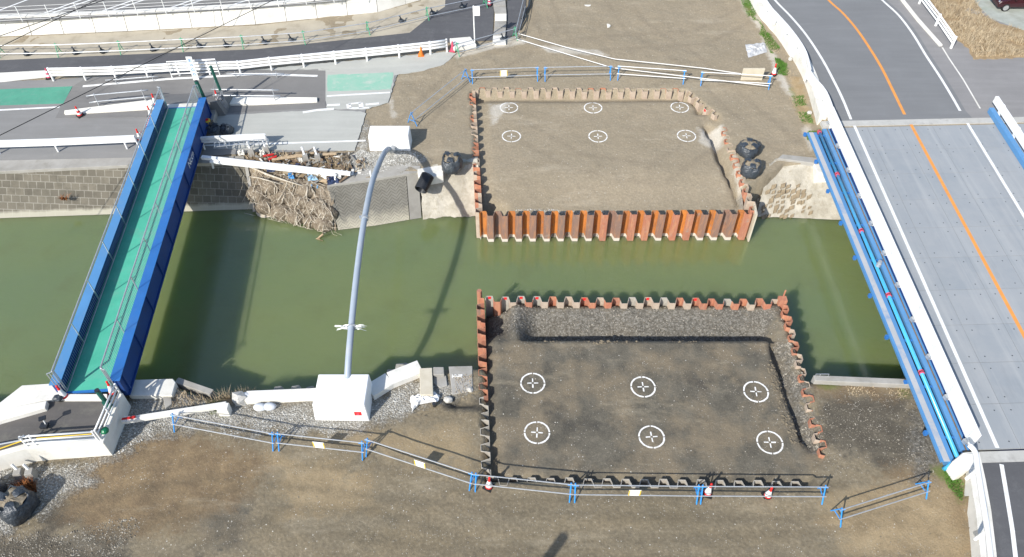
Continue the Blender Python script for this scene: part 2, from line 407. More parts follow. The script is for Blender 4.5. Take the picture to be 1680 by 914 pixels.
# ------------------------------------------------------------------ terrain
def npoly(p): return np.array([(q[0], q[1]) for q in p], float)
def sdf(X, Y, poly):                             # positive inside
    p = npoly(poly); q = np.roll(p, -1, 0); best = np.full(X.shape, 1e9); ins = np.zeros(X.shape, bool)
    for (ax, ay), (bx, by) in zip(p, q):
        ex, ey = bx-ax, by-ay; L = ex*ex+ey*ey+1e-12
        t = np.clip(((X-ax)*ex+(Y-ay)*ey)/L, 0, 1)
        best = np.minimum(best, np.hypot(X-ax-t*ex, Y-ay-t*ey))
        if ay != by:
            c = ((ay > Y) != (by > Y)) & (X < ex*(Y-ay)/(by-ay)+ax); ins ^= c
    return np.where(ins, best, -best)
_vt = rng.random((256, 256))
def vn(X, Y, s):                                 # value noise -1..1
    x, y = X*s+100.3, Y*s+57.7; i, j = np.floor(x).astype(int), np.floor(y).astype(int); u, v = x-i, y-j
    u, v = u*u*(3-2*u), v*v*(3-2*v); a = _vt[i % 256, j % 256]; b = _vt[(i+1) % 256, j % 256]; c = _vt[i % 256, (j+1) % 256]; d = _vt[(i+1) % 256, (j+1) % 256]
    return ((a*(1-u)+b*u)*(1-v)+(c*(1-u)+d*u)*v)*2-1
def sm(a, b, x):
    t = np.clip((x-a)/(b-a), 0, 1); return t*t*(3-2*t)

ROADZ = .6
PARA = [(17.83,62.406,0),(18.073,59.287,0),(18.429,54.519,0),(18.901,52.488,0),(19.246,51.046,0),(19.5,48.774,0),(19.708,46.998,0),(19.689,44.438,0),(19.339,40.476,0)]
CANAL = [(-300, 35.9, 0)] + [(-30.479,35.932,0),(-22.37,36.669,0),(-15.979,36.784,0),(-15.619,36.327,0),(-10.702,34.774,0),(-5.443,35.932,0),(-2.127,36.669,0)] + [(-2.0, 36.0, 0), (-1.8, 32.46, 0), (13.6, 32.66, 0), (13.5, 34.5, 0)] + [(15.057,35.431,0),(16.503,36.669,0),(18.855,36.555,0)] + [(60, 36.3, 0), (300, 36.3, 0), (300, 20.6, 0), (60, 20.6, 0)] + [(18.65,20.689,0),(14.041,20.893,0)] + [(13.62, 20.8, 0), (13.68, 25.74, 0), (-1.52, 25.74, 0), (-1.3, 21.6, 0)] + [(-1.867,21.588,0),(-3.73,21.518,0),(-6.426,20.553,0),(-8.951,20.15,0),(-12.277,20.017,0),(-13.656,19.951,0),(-15.163,20.351,0),(-15.541,20.689,0),(-20.602,20.621,0),(-22.604,20.418,0),(-23.235,19.556,0)] + [(-60, 17.5, 0), (-300, 17.5, 0)]
FARPIT = [(-1.85, 32.25), (13.68, 32.25), (13.5, 37), (13.33, 41.3), (11.5, 44.25), (-2.68, 44.3)]
DIP = [(-3.491,20.485,0),(-2.939,20.183,0),(-1.734,20.15,0),(-1.397,20.083,0),(-1.433,19.362,0),(-2.749,19.233,0),(-3.26,19.491,0)]
NEARPIT = [(-1.65, 25.9), (13.7, 25.75), (13.5, 17.0), (12.4, 15.55), (-1.05, 15.8)]
ROADRIGHT = [(p[0]+.25, p[1]) for p in PARA[::-1]] + [(24, 100), (300, 400), (300, 39.0), (20.3, 39.0)]
ROADNEAR = [(19.2, 16.9), (60, 16.9), (60, -60), (14, -60), (17.6, 8), (18.3, 12), (19.0, 16.2)]
LOTUP = [(p[0], p[1]+.62, 0) for p in [(-76.68,50.714,0),(-37.165,51.046,0),(-28.125,51.803,0),(-18.959,52.747,0),(-10.136,54.519,0),(-6.155,56.935,0),(-2.511,62.406,0)]] + [(-10, 120), (-300, 120)]
LEFTAPP = [(p[0], p[1]) for p in [(-22.659,15.938,1),(-21.398,16.503,1),(-20.445,16.965,1),(-17.614,17.317,1),(-17.467,19.158,1),(-17.736,19.158,1),(-20.908,19.031,1),(-22.104,18.098,1),(-26.245,16.05,1)]]
def height(X, Y):
    n = vn(X, Y, .18)*.05 + vn(X, Y, .6)*.03 + vn(X, Y, 1.7)*.018 + vn(X, Y, 3.1)*.012
    z = n.copy()
    # pits
    f = sdf(X, Y, FARPIT)
    plat = -.28 - .42*sm(36.6, 33.0, Y) - .1*sm(1.3, .9, X+2.2+(Y-32)*.06) - .28*sm(43.2, 43.9, Y) + n*.5
    led = 13.0 - (Y-33.4)*.118 + .1*vn(X, Y, .7)                     # ledge on the right
    wall_x = 13.75-.045*(Y-32)
    right = -1.0 + .97*np.clip((X-led-.22)/np.maximum(wall_x-led-.4, .2), 0, 1) + n*.8
    k = sm(0, .28, X-led)*sm(33.0, 34.0, Y)*sm(41.2, 40.3, Y)
    fz = plat*(1-k)+right*k
    dc = np.hypot(X-10.9, Y-42.6); k2 = sm(1.05, 1.3, dc)*sm(2.6, 2.2, dc)*sm(11.0, 11.6, X)*sm(41.9, 42.3, Y)
    fz -= .3*k2
    corner = sm(1.3, .4, np.hypot(X+1.2, Y-33.0)); fz -= .5*corner
    z = np.where(f > 0, fz, z)
    g_ = sdf(X, Y, NEARPIT)
    e1 = 23.38 + .05*vn(X, Y, .8)                            # platform edge
    nz = -.15 + n*.5
    tr = -1.35 + .97*np.clip((Y-e1-.75)/1.4, 0, 1) + .7*n
    tr = tr*(1-sm(12.5, 13.3, X)) - .2*sm(12.5, 13.3, X)
    k = sm(0, .16, Y-e1)*sm(.1, 1.4, X)
    tl = -.3 - .35*sm(e1-.1, e1+1.2, Y)
    nz = nz*(1-k)+tr*k
    kl = sm(.1, -.3, X)*sm(e1-.2, e1+.2, Y); nz = nz*(1-kl)+tl*kl
    e2 = 12.45 + .05*vn(X, Y, .9) + .03*(23-Y)+.25*sm(18.2, 16.8, Y)
    rt = -.85 + .82*np.clip((X-e2-.25)/.8, 0, 1) + n
    k = sm(0, .2, X-e2)*sm(23.6, 22.8, Y)*sm(17.0, 18.4, Y); nz = nz*(1-k)+rt*k
    nz -= .24*sm(.75, .3, Y-15.6+.015*X)
    nz -= .3*sm(.75, .2, X-(-1.65+.6*(25.9-Y)/10))                        # low strip inside left piles
    nz -= .5*sm(1.3, .5, np.hypot(X+1.1, Y-25.0))
    z = np.where(g_ > 0, nz, z)
    dip = sdf(X, Y, DIP); z = z-.4*sm(0, .5, dip)
    # raised roads
    z = np.where(sdf(X, Y, ROADRIGHT) > 0, ROADZ-.05, z); z = np.where(sdf(X, Y, ROADNEAR) > 0, ROADZ-.05, z)
    z = np.where(sdf(X, Y, LOTUP) > 0, 1.2-.05, z); z = np.where(sdf(X, Y, LEFTAPP) > 0, 1.0-.08, z)
    # flat under the left road
    lr = (sdf(X, Y, LROADALL) > -.3) & (z > -.12) & (z < .2); z = np.where(lr, -.05, z)
    # canal
    wd = .12 + 1.5*np.exp(-((X+12.4)/1.0)**2)*(Y < 24)
    cn = sdf(X, Y, CANAL)
    z = np.where(cn > 0, np.minimum(z, -3.2*np.clip(cn/wd, 0, 1)+.25*vn(X, Y, 1.3)*(wd > .3)), z)
    return z
LROADALL = [(-72.657,46.324,0),(-35.848,48.07,0),(-18.238,49.491,0),(-7.492,51.718,0),(-6.227,53.98,0),(-5.126,55.526,0),(-5.138,64.605,0),(1.028,64.605,0),(1.186,53.624,0),(0.267,51.465,0),(-1.759,50.549,0),(-4.082,48.617,0),(-7.919,46.175,0),(-7.92,44.156,0),(-9.205,40.476,0),(-9.636,37.953,0),(-18.796,37.014,0),(-22.444,36.899,0),(-30.604,36.214,0),(-61.386,34.023,0)]
ax = np.concatenate([[-400, -200, -120, -80, -62, -54], np.arange(-50, 50.01, .2), [54, 62, 80, 120, 200, 400]])
ay = np.concatenate([[-150, -60, -25, -5, 4, 8], np.arange(9.5, 64.01, .2), [66, 70, 80, 100, 150, 250, 500]])
XX, YY = np.meshgrid(ax, ay)
ZZ = height(XX, YY)
def H(x, y):
    i = min(max(int(np.searchsorted(ax, x))-1, 0), len(ax)-2); j = min(max(int(np.searchsorted(ay, y))-1, 0), len(ay)-2)
    u = (x-ax[i])/(ax[i+1]-ax[i]); v = (y-ay[j])/(ay[j+1]-ay[j])
    return float((ZZ[j, i]*(1-u)+ZZ[j, i+1]*u)*(1-v)+(ZZ[j+1, i]*(1-u)+ZZ[j+1, i+1]*u)*v)
nx, ny = len(ax), len(ay)
me = bpy.data.meshes.new('ground')
idx = np.arange(nx*ny).reshape(ny, nx)
fq = np.stack([idx[:-1, :-1], idx[:-1, 1:], idx[1:, 1:], idx[1:, :-1]], -1).reshape(-1, 4)
me.vertices.add(nx*ny); me.vertices.foreach_set('co', np.stack([XX, YY, ZZ], -1).reshape(-1))
me.loops.add(fq.size); me.loops.foreach_set('vertex_index', fq.reshape(-1))
me.polygons.add(len(fq)); me.polygons.foreach_set('loop_start', np.arange(0, fq.size, 4))
me.polygons.foreach_set('use_smooth', np.ones(len(fq), bool))
me.update(); me.validate()
def zoneattr(name, polys, soft=.5):
    a = np.zeros(XX.shape)
    for p in polys: a = np.maximum(a, np.clip(.5+sdf(XX, YY, p)/soft/2, 0, 1))
    at = me.attributes.new(name, 'FLOAT', 'POINT'); at.data.foreach_set('value', a.reshape(-1).astype(np.float32))
zoneattr('far', [[(-400, 30), (400, 30), (400, 500), (-400, 500)]], 1)
zoneattr('dark', [NEARPIT,
    [(14.18,20.351,0),(18.251,20.351,0),(18.013,16.603,0),(16.514,16.029,0),(15.141,16.603,0),(13.695,17.043,0)], [(16.07,15.469,0),(17.554,14.651,0),(17.131,12.847,0),(14.798,13.096,0),(14.962,14.385,0)],
    [(-21.583,13.603,0),(-18.374,13.552,0),(-15.375,14.121,0),(-14.957,12.115,0),(-21.255,11.876,0)], [(-13.291,14.651,0),(-11.147,15.138,0),(-10.415,14.121,0),(-10.616,12.847,0),(-12.305,12.847,0)],
    [(-3.353,20.083,0),(-1.395,20.017,0),(-1.376,19.297,0),(-3.311,19.426,0)], [(13.783,33.289,0),(15.004,33.289,0),(14.256,31.18,0),(12.668,31.18,0)]], .8)
zoneattr('wet', [DIP, [(14.091,20.017,0),(17.881,20.083,0),(17.778,17.043,0),(16.303,16.172,0),(15.276,17.043,0),(13.512,17.34,0)], [(15.393,15.747,0),(16.835,15.469,0),(16.83,13.348,0),(15.2,12.847,0),(14.631,14.121,0)], [(-21.406,13.222,0),(-18.782,13.348,0),(-16.603,12.723,0),(-15.283,13.096,0),(-15.351,11.876,0),(-21.255,11.876,0)], [(-20.062,14.651,0),(-18.111,15.469,0),(-15.96,14.385,0),(-16.923,13.603,0),(-19.236,13.861,0)]], .8)
zoneattr('darkgravel', [[(.3, 23.6), (12.6, 23.6), (13.6, 25.7), (-1.3, 25.7), (-1.0, 24.6)], [(12.863,23.18,0),(13.602,23.18,0),(13.528,18.409,0),(13.114,17.34,0),(12.794,18.722,0)], [(18.532,20.351,0),(18.783,18.722,0),(18.405,16.603,0),(17.061,15.747,0),(17.272,17.49,0)]], .6)
zoneattr('soil', [[(-17.587,18.409,0),(-13.633,17.792,0),(-10.798,17.043,0),(-9.659,16.603,0),(-11.536,14.651,0),(-14.147,13.348,0),(-16.923,13.603,0),(-18.808,14.651,0),(-18.427,16.315,0)],
    [(16.708,16.603,0),(19.131,15.469,0),(18.044,12.115,0),(15.587,11.876,0),(14.477,12.847,0),(12.577,13.861,0)], [(-16.447,38.012,0),(-8.934,37.716,0),(-8.68,35.708,0),(-10.702,34.774,0),(-15.717,36.441,0)], [(-15.824,20.689,0),(-13.934,21.031,0),(-12.355,20.351,0),(-12.716,19.524,0),(-15.068,20.017,0)], [(14.146,20.757,0),(18.062,20.621,0),(17.998,20.017,0),(14.109,20.083,0)]], .9)
zoneattr('gravel', [[(-17.886,19.687,0),(-15.522,20.621,0),(-13.588,19.687,0),(-11.647,19.687,0),(-8.901,19.851,0),(-6.139,20.017,0),(-3.994,21.204,0),(-1.404,20.351,0),(-3.466,19.687,0),(-4.129,19.297,0),(-5.952,18.409,0),(-7.521,18.037,0),(-9.963,18.16,0),(-11.862,18.222,0),(-13.782,18.346,0),(-15.579,18.037,0),(-16.856,17.043,0),(-17.908,16.315,0),(-20.011,15.747,0),(-21.937,15.469,0),(-22.372,16.43,0),(-17.311,16.837,0)],
    [(-9.754,41.118,0),(-8.973,40.476,0),(-8.747,38.012,0),(-5.966,37.834,0),(-5.16,37.014,0),(-6.51,35.708,0),(-8.645,35.431,0),(-10.251,36.555,0),(-9.719,38.012,0)],
    [(-1.734,32.877,0),(13.482,32.673,0),(13.605,32.268,0),(-1.821,32.268,0)], [(-22.707,16.029,0),(-18.427,16.315,0),(-17.445,15.747,0),(-19.343,14.121,0),(-21.232,12.847,0)]], .7)
zoneattr('pale', [[(11.797,40.476,0),(13.344,40.476,0),(13.227,38.794,0),(12.241,38.552,0),(11.755,39.039,0)], [(13.624,37.716,0),(13.595,34.612,0),(13.536,32.268,0),(13.309,32.168,0),(13.364,34.883,0),(13.401,37.716,0)], [(18.545,51.888,0),(18.616,45.588,0),(19.09,41.773,0),(18.732,41.444,0),(18.035,44.865,0),(18.051,51.046,0)],
    [(18.022,58.292,0),(18.389,55.433,0),(18.545,51.888,0),(18.232,51.888,0),(17.6,54.519,0),(17.542,58.292,0)], [(19.006,41.444,0),(18.769,38.311,0),(18.24,37.716,0),(18.252,39.844,0)], [(-4.082,48.617,0),(-1.756,50.384,0),(0.442,50.879,0),(1.314,50.22,0),(-1.732,49.251,0),(-3.848,48.225,0)], [(-8.123,44.156,0),(-7.446,41.444,0),(-7.667,41.314,0),(-8.448,44.156,0)],
    [(-5.434,35.82,0),(-2.2,36.669,0),(-2.094,33.289,0),(-5.153,32.268,0)], [(19.375,20.351,0),(18.796,16.603,0),(18.405,16.603,0),(18.835,20.017,0)], [(1.744,49.813,0),(6.062,49.251,0),(6.861,48.46,0),(2.588,48.932,0)], [(-1.402,43.116,0),(0.402,43.46,0),(-0.32,42.912,0),(-1.088,40.796,0),(-1.321,40.796,0)]], .35)
zoneattr('grass', [[(17.642,56.366,0),(18.254,56.366,0),(18.243,54.07,0),(17.73,53.802,0)], [(18.135,52.059,0),(18.764,51.465,0),(19.002,49.411,0),(18.358,49.251,0)], [(18.522,48.07,0),(19.058,47.454,0),(18.786,45.954,0),(18.255,46.175,0)], [(18.445,44.865,0),(19.095,44.509,0),(18.952,40.476,0),(18.488,40.476,0)], [(17.856,16.459,0),(18.86,16.43,0),(18.825,15.469,0),(18.49,14.866,0),(18.417,15.469,0),(17.913,15.973,0)], [(14.221,20.825,0),(15.278,20.757,0),(14.882,20.351,0),(14.357,20.485,0)], [(17.69,20.351,0),(18.251,20.351,0),(18.17,19.951,0),(17.802,20.017,0)], [(-13.908,19.851,0),(-13.213,19.851,0),(-12.818,19.04,0),(-13.591,19.168,0)], [(18.597,39.844,0),(19.364,39.844,0),(18.82,38.794,0),(18.429,39.039,0)]], .4)
zoneattr('dry', [[(33.037,59.287,0),(31.985,53.184,0),(32.234,50.879,0),(32.6,49.571,0),(32.465,48.147,0),(36.878,48.46,0),(39.604,48.774,0),(41.112,51.888,0),(37.462,51.718,0),(36.185,52.921,0),(35.422,54.159,0),(35.66,57.319,0)], [(18.703,45.954,0),(19.526,45.588,0),(19.229,40.796,0),(18.597,39.844,0),(18.431,43.116,0)]], .6)
zoneattr('tan', [[(14.285,15.469,0),(18.472,15.747,0),(17.854,12.115,0),(13.77,12.115,0),(12.454,13.861,0),(12.847,14.866,0)], [(-9.199,18.409,0),(-5.379,18.099,0),(-2.165,18.409,0),(-1.557,16.315,0),(-5.267,17.043,0)], [(-10.566,17.191,0),(-6.229,16.315,0),(-5.517,14.651,0),(-9.176,14.121,0)]], 1.0)
def tracks(lines):
    a = np.zeros(XX.shape)
    for pts, gap in lines:
        sp = smooth_(pts); best = np.full(XX.shape, 1e9)
        for s_ in (-gap/2, gap/2):
            for k in range(len(sp)-1):
                (ax_, ay_), (bx_, by_) = sp[k], sp[k+1]; ex, ey = bx_-ax_, by_-ay_; L = math.hypot(ex, ey); nx_, ny_ = -ey/L*s_, ex/L*s_
                t = np.clip(((XX-ax_-nx_)*ex+(YY-ay_-ny_)*ey)/(L*L), 0, 1); best = np.minimum(best, np.hypot(XX-ax_-nx_-t*ex, YY-ay_-ny_-t*ey))
        a = np.maximum(a, np.clip(1.35-best/.22, 0, 1))
    at = me.attributes.new('track', 'FLOAT', 'POINT'); at.data.foreach_set('value', a.reshape(-1).astype(np.float32))
def smooth_(p): return [(q[0], q[1]) for q in p]
tracks([([(-21.232,12.847,0),(-17.111,14.121,0),(-12.898,15.056,0),(-8.002,14.518,0),(-1.962,13.603,0),(3.903,13.348,0),(11.159,13.096,0),(16.187,13.603,0)], 1.8), ([(-17.094,12.115,0),(-13.244,13.603,0),(-9.438,15.469,0),(-5.612,15.469,0),(-0.986,13.861,0),(6.448,14.121,0),(14.044,14.651,0)], 1.9), ([(1.922,58.292,0),(2.708,52.747,0),(3.688,49.411,0),(7.009,50.22,0),(13.716,51.046,0),(17.968,54.519,0)], 1.8), ([(7.69,58.292,0),(9.028,52.747,0),(12.03,48.617,0),(15.023,42.104,0),(16.892,38.311,0)], 1.8), ([(-7.507,38.311,0),(-5.535,42.104,0),(-3.341,46.324,0),(0,48.617,0),(2.708,52.747,0)], 1.8), ([(0.387,40.476,0),(4.061,37.13,0),(8.715,35.988,0),(13.093,40.158,0)], 1.6)])
me.materials.append(GROUND)
gr = bpy.data.objects.new('ground', me); C.objects.link(gr); tag(gr, 'bare brown dirt and gravel of the riverside site', 'ground', kind='structure')

# canal water: a thick body of murky water
b = MB(); b.box((0, 28, -3.4), (760, 34, 2.8))
wt = b.build('water', WATER); tag(wt, 'murky olive green canal water', 'water', kind='structure')

# ------------------------------------------------------------------ sheets and markings
def sheet(name, poly, z, mat, label, cat='road', kind='structure', edge=0.):
    if edge:
        out = []
        for i, p in enumerate(poly):
            q = poly[(i+1) % len(poly)]; L = math.hypot(q[0]-p[0], q[1]-p[1]); n = max(1, int(L/.25)) if L < 30 else 1
            for k in range(n):
                t = k/n; out.append((p[0]+(q[0]-p[0])*t+random.uniform(-edge, edge), p[1]+(q[1]-p[1])*t+random.uniform(-edge, edge)))
        poly = out
    b = MB(); b.prism([(p[0], p[1]) for p in poly], z-.03, z)
    o = b.build(name, mat); return tag(o, label, cat, kind=kind)
def ribbon(b, pts, wd, z, mi=0, t=.003):
    P_ = [Vector((p[0], p[1])) for p in pts]
    L, Rr = [], []
    for i, p in enumerate(P_):
        d = (P_[min(i+1, len(P_)-1)]-P_[max(i-1, 0)]).normalized(); n = Vector((-d.y, d.x))*(wd/2); L.append(p+n); Rr.append(p-n)
    for i in range(len(P_)-1):
        zf = (lambda q: z) if not callable(z) else (lambda q: z(q.x, q.y))
        q = [L[i], Rr[i], Rr[i+1], L[i+1]]
        b.add([(v.x, v.y, zf(v)) for v in q] + [(v.x, v.y, zf(v)-t) for v in q], [(3, 2, 1, 0), (4, 5, 6, 7), (0, 1, 5, 4), (1, 2, 6, 5), (2, 3, 7, 6), (3, 0, 4, 7)], mi)
    return b
def smooth(pts, n=6):
    out = []
    for i in range(len(pts)-1):
        p0, p1, p2, p3 = [Vector(pts[max(0, min(len(pts)-1, i+k))]) for k in (-1, 0, 1, 2)]
        for k in range(n):
            t = k/n; out.append(tuple(.5*((2*p1)+(p2-p0)*t+(2*p0-5*p1+4*p2-p3)*t*t+(3*p1-p0-3*p2+p3)*t**3)))
    out.append(tuple(pts[-1])); return out
def marking(name, pts, wd, z, mat, label):
    return tag(ribbon(MB(), pts, wd, z).build(name, mat), label, 'road marking', kind='structure')

sheet('road', [(-71.783,45.37,0),(-34.622,45.297,0),(-30.228,45.661,0),(-23.846,46.473,0),(-13.392,46.998,0),(-8.375,46.547,0),(-7.843,46.25,0),(-8.001,44.156,0),(-9.488,42.104,0),(-9.545,39.532,0),(-9.628,37.893,0),(-15.634,37.716,0),(-18.874,37.305,0),(-22.481,37.014,0),(-30.704,36.441,0),(-61.581,34.236,0)], .0, ASPHL, 'worn grey asphalt of the left bank road', edge=.04)
sheet('pavement', [(-19.123,41.444,0),(-12.256,42.104,0),(-9.779,41.905,0),(-9.438,41.707,0),(-9.545,39.532,0),(-9.628,37.893,0),(-15.686,37.953,0),(-18.332,38.072,0)], .006, ASPHW, 'sun bleached pale pavement beside the footbridge', 'pavement', edge=.03)
sheet('pavement', [(-13.366,46.847,0),(-8.367,46.473,0),(-8.002,46.175,0),(-8.001,44.156,0),(-8.152,42.912,0),(-9.488,42.104,0),(-12.029,42.171,0),(-12.469,44.156,0)], .010, ASPHW, 'pale worn end of the road by the dirt', 'pavement', edge=.05)
sheet('pavement', [(-22.402,45.807,0),(-17.637,46.772,0),(-4.533,49.012,0),(-3.96,48.774,0),(-4.739,47.377,0),(-6.281,46.547,0),(-7.912,46.102,0),(-8.143,46.324,0),(-13.366,46.847,0),(-17.587,46.547,0)], .008, ASPHW, 'pale pavement strip between the path railing and the dirt', 'pavement', edge=.05)
sheet('road_patch', [(-29.248,41.183,0),(-29.411,42.912,0),(-29.444,44.794,0),(-28.985,45.661,0),(-23.824,46.398,0),(-17.62,46.697,0),(-12.826,46.622,0),(-12.13,42.304,0),(-18.876,41.707,0),(-21.124,41.314,0)], .014, ASPHM, 'darker asphalt patch around the far bridge end', 'road')
sheet('sidewalk', [(-71.452,45.009,0),(-35.109,46.398,0),(-32.094,46.697,0),(-17.89,47.915,0),(-4.95,50.22,0),(-2.197,50.466,0),(-1.407,50.549,0),(-1.285,64.605,0),(-5.395,64.605,0),(-5.116,55.341,0),(-6.215,53.802,0),(-7.477,51.549,0),(-18.203,49.33,0),(-25.398,48.774,0),(-35.78,47.915,0),(-71.983,45.588,0)], .010, ASPHD, 'dark fresh asphalt path behind the white railing', 'pavement')
sheet('sidewalk', [(-0.484,50.549,0),(0.356,51.549,0),(1.009,54.159,0),(1.336,64.605,0),(-0.411,64.605,0),(-0.361,52.747,0)], .010, ASPHD, 'dark asphalt beside the kerb stones', 'pavement')
sheet('verge', [(-71.983,45.588,0),(-35.78,47.915,0),(-25.398,48.774,0),(-18.203,49.33,0),(-7.477,51.549,0),(-6.215,53.802,0),(-5.116,55.341,0),(-5.395,64.605,0),(-7.194,64.605,0),(-7.042,56.178,0),(-10.136,54.519,0),(-18.92,52.574,0),(-37.091,50.879,0),(-76.68,50.714,0)], .006, TANC, 'tan concrete verge below the retaining wall', 'pavement')
sheet('kerb_slab', [(-71.518,45.081,0),(-35.076,46.324,0),(-32.022,46.622,0),(-31.529,45.807,0),(-34.59,45.225,0),(-70.671,44.156,0)], .03, WCONC, 'pale concrete strip left of the white railing', 'pavement')
sheet('road_paint', [(-70.16,43.598,0),(-34.211,44.368,0),(-29.499,44.723,0),(-29.358,42.776,0),(-33.417,42.573,0),(-68.186,41.444,0)], .018, GREENR, 'green painted road patch on the left', 'road marking')
sheet('road_paint', [(-12.617,46.102,0),(-10.012,46.25,0),(-8.15,46.398,0),(-8.071,45.225,0),(-8.105,44.368,0),(-12.307,44.156,0)], .018, GREENW, 'faded green painted road patch near the dirt', 'road marking', edge=.03)
marking('road_line', [(-67.24,40.412,0),(-33.18,42.038,0),(-29.439,42.371,0)], .16, .020, LINE, 'white line left of the dark asphalt patch')
marking('road_line', [(-28.803,44.723,0),(-23.291,45.588,0),(-17.505,46.175,0),(-13.258,45.954,0)], .22, .022, LINE, 'white line in front of the white railing')
marking('road_line', [(-12.258,43.598,0),(-8.108,44.016,0)], .16, .018, LINE, 'white line below the faded green patch')
marking('road_line', [(-19.16,38.371,0),(-15.066,38.552,0),(-9.078,38.855,0)], .15, .016, LINE, 'white line along the pale pavement')
b = MB()
for p in ("537,173 556,172", "545,170 546,175", "572,171 594,169", "572,171 573,178", "573,178 600,176 607,177", "594,169 594,176", "498,184 520,180 548,178"): pass
for p, wd in (([(-12.054,42.573,0),(-11.228,42.641,0)], .2), ([(-10.681,42.708,0),(-9.901,42.844,0)], .16), ([(-10.681,42.708,0),(-10.575,42.238,0)], .3), ([(-10.575,42.238,0),(-9.276,42.304,0)], .16), ([(-9.901,42.844,0),(-9.791,42.304,0)], .3), ([(-13.501,41.773,0),(-12.64,42.038,0),(-11.554,42.171,0)], .22), ([(-9.556,42.641,0),(-8.696,42.776,0)], .2)):
    ribbon(b, p, wd, .020)
tag(b.build('road_lettering', LINE), 'worn white road lettering strokes at the broken road edge', 'road marking', kind='structure')
# right bank roads
sheet('side_road', [(p[0]+.3, p[1]) for p in PARA[::-1]] + [(26, 85), (90, 85), (90, 40.2), (20.4, 40.2)], ROADZ, ASPHP, 'pale asphalt side road and sidewalk on the right bank')
WL = [(19.158,59.098,0.6),(19.871,55.239,0.6),(20.51,52.726,0.6),(20.984,50.189,0.6),(21.266,47.184,0.6),(21.347,44.462,0.6),(21.341,42.321,0.6),(21.24,40.233,0.6)]
OL = [(23.137,59.604,0.6),(23.928,55.239,0.6),(24.427,53.429,0.6),(24.78,51.269,0.6),(24.95,48.817,0.6),(25.009,46.058,0.6),(24.894,43.204,0.6),(24.775,40.744,0.6)]
RL = [(27.106,59.604,0.6),(27.985,55.239,0.6),(28.479,52.988,0.6),(28.629,50.436,0.6),(28.562,47.567,0.6),(28.567,44.963,0.6),(28.504,42.658,0.6),(28.427,41.132,0.6)]
WLs, OLs, RLs = smooth(WL), smooth(OL), smooth(RL)
sheet('road', [(p[0]-1.0, p[1]) for p in WLs] + [(20.2, 40.05), (28.9, 40.4)] + [(p[0]+.35, p[1]) for p in RLs[::-1]], ROADZ+.006, ASPH, 'grey two lane road curving away on the right bank')
marking('road_line', WLs, .17, ROADZ+.012, LINE, 'left white edge line of the curving road')
marking('centre_line', OLs, .19, ROADZ+.012, OLINE, 'orange centre line of the curving road')
marking('road_line', RLs, .17, ROADZ+.012, LINE, 'right white edge line of the curving road')
marking('gutter_line', [(30.074,48.58,0.6),(30.016,47.184,0.6),(30.001,44.676,0.6),(29.808,41.393,0.6)], .10, ROADZ+.006, WCONC, 'pale gutter line between sidewalk and side road')
sheet('road', [(p[0]+.6, p[1]) for p in [(19.128,16.72,0),(18.876,15.469,0),(18.549,14.121,0),(18.021,12.356,0),(17.395,10.494,0)][::-1]] + [(19.2, 16.75), (60, 18.3), (60, 6), (19, 6)], ROADZ, ASPHD, 'dark asphalt road at the near end of the road bridge')
marking('road_line', [(20.52,16.214,0.6),(20.126,14.755,0.6),(19.733,13.331,0.6),(19.265,11.872,0.6),(17.922,8.204,0.6)], .17, ROADZ+.006, LINE, 'white edge line on the near right road')
sheet('parking_lot', [(-74.946,50.141,1.2),(-36.549,50.972,1.2),(-18.712,52.951,1.2),(-12.632,54.021,1.2),(-9.227,55.961,1.2),(-6.906,62.02,1.2),(-86.833,63.113,1.2)], 1.2, ASPHM, 'raised asphalt parking lot behind the retaining wall', 'parking lot')
b = MB()
for p in ([(-34.287,51.821,1.2),(-30.622,55.398,1.2)], [(-33.953,51.65,1.2),(-29.797,55.398,1.2)], [(-29.988,52.339,1.2),(-26.588,55.398,1.2)], [(-29.573,52.165,1.2),(-25.763,55.398,1.2)], [(-38.165,51.65,1.2),(-35.95,54.111,1.2),(-34.839,55.398,1.2)], [(-25.378,52.6,1.2),(-22.64,55.026,1.2)], [(-24.972,52.426,1.2),(-21.91,55.026,1.2)], [(-21.051,53.039,1.2),(-18.258,55.026,1.2)]): ribbon(b, p, .13, 1.206)
tag(b.build('parking_lines', LINE), 'white parking bay lines on the raised lot', 'road marking', kind='structure')
sheet('approach_pavement', [(-25.792,15.222,1),(-23.556,15.715,1),(-21.424,16.56,1),(-20.445,16.965,1),(-17.489,17.258,1),(-17.36,19.478,1),(-17.888,19.286,1),(-20.516,19.19,1),(-20.431,18.779,1),(-22.104,18.098,1),(-26.245,16.05,1)], 1.0, ASPHS, 'stained asphalt landing at the near footbridge end', 'pavement')

# ------------------------------------------------------------------ retaining wall and railing, top left
def wallseg(b, bot, top, thick=.3):
    pass
t = thing('retaining_wall', 'long sunlit pale concrete retaining wall below the parking lot', 'wall', (-24.18,52.059,0))
b = MB(); bot = [(-76.68,50.714,0),(-37.165,51.046,0),(-28.125,51.803,0),(-18.959,52.747,0),(-10.136,54.519,0),(-6.155,56.935,0),(-2.511,62.406,0)]; 
tp = [(p[0]-.02, p[1]+.35, 1.28) for p in bot]; bk = [(p[0], p[1]+.75, 1.28) for p in bot]
for i in range(len(bot)-1):
    n = max(1, int((Vector(bot[i+1])-Vector(bot[i])).length/2))
    for k in range(n):
        A = [lerp(q[i], q[i+1], k/n) for q in (bot, tp, bk)]; B = [lerp(q[i], q[i+1], (k+1)/n-.004) for q in (bot, tp, bk)]
        b.add([A[0], B[0], B[1], A[1], B[2], A[2]], [(0, 1, 2, 3), (3, 2, 4, 5)])
b.build('wall_face', WCONC, t)
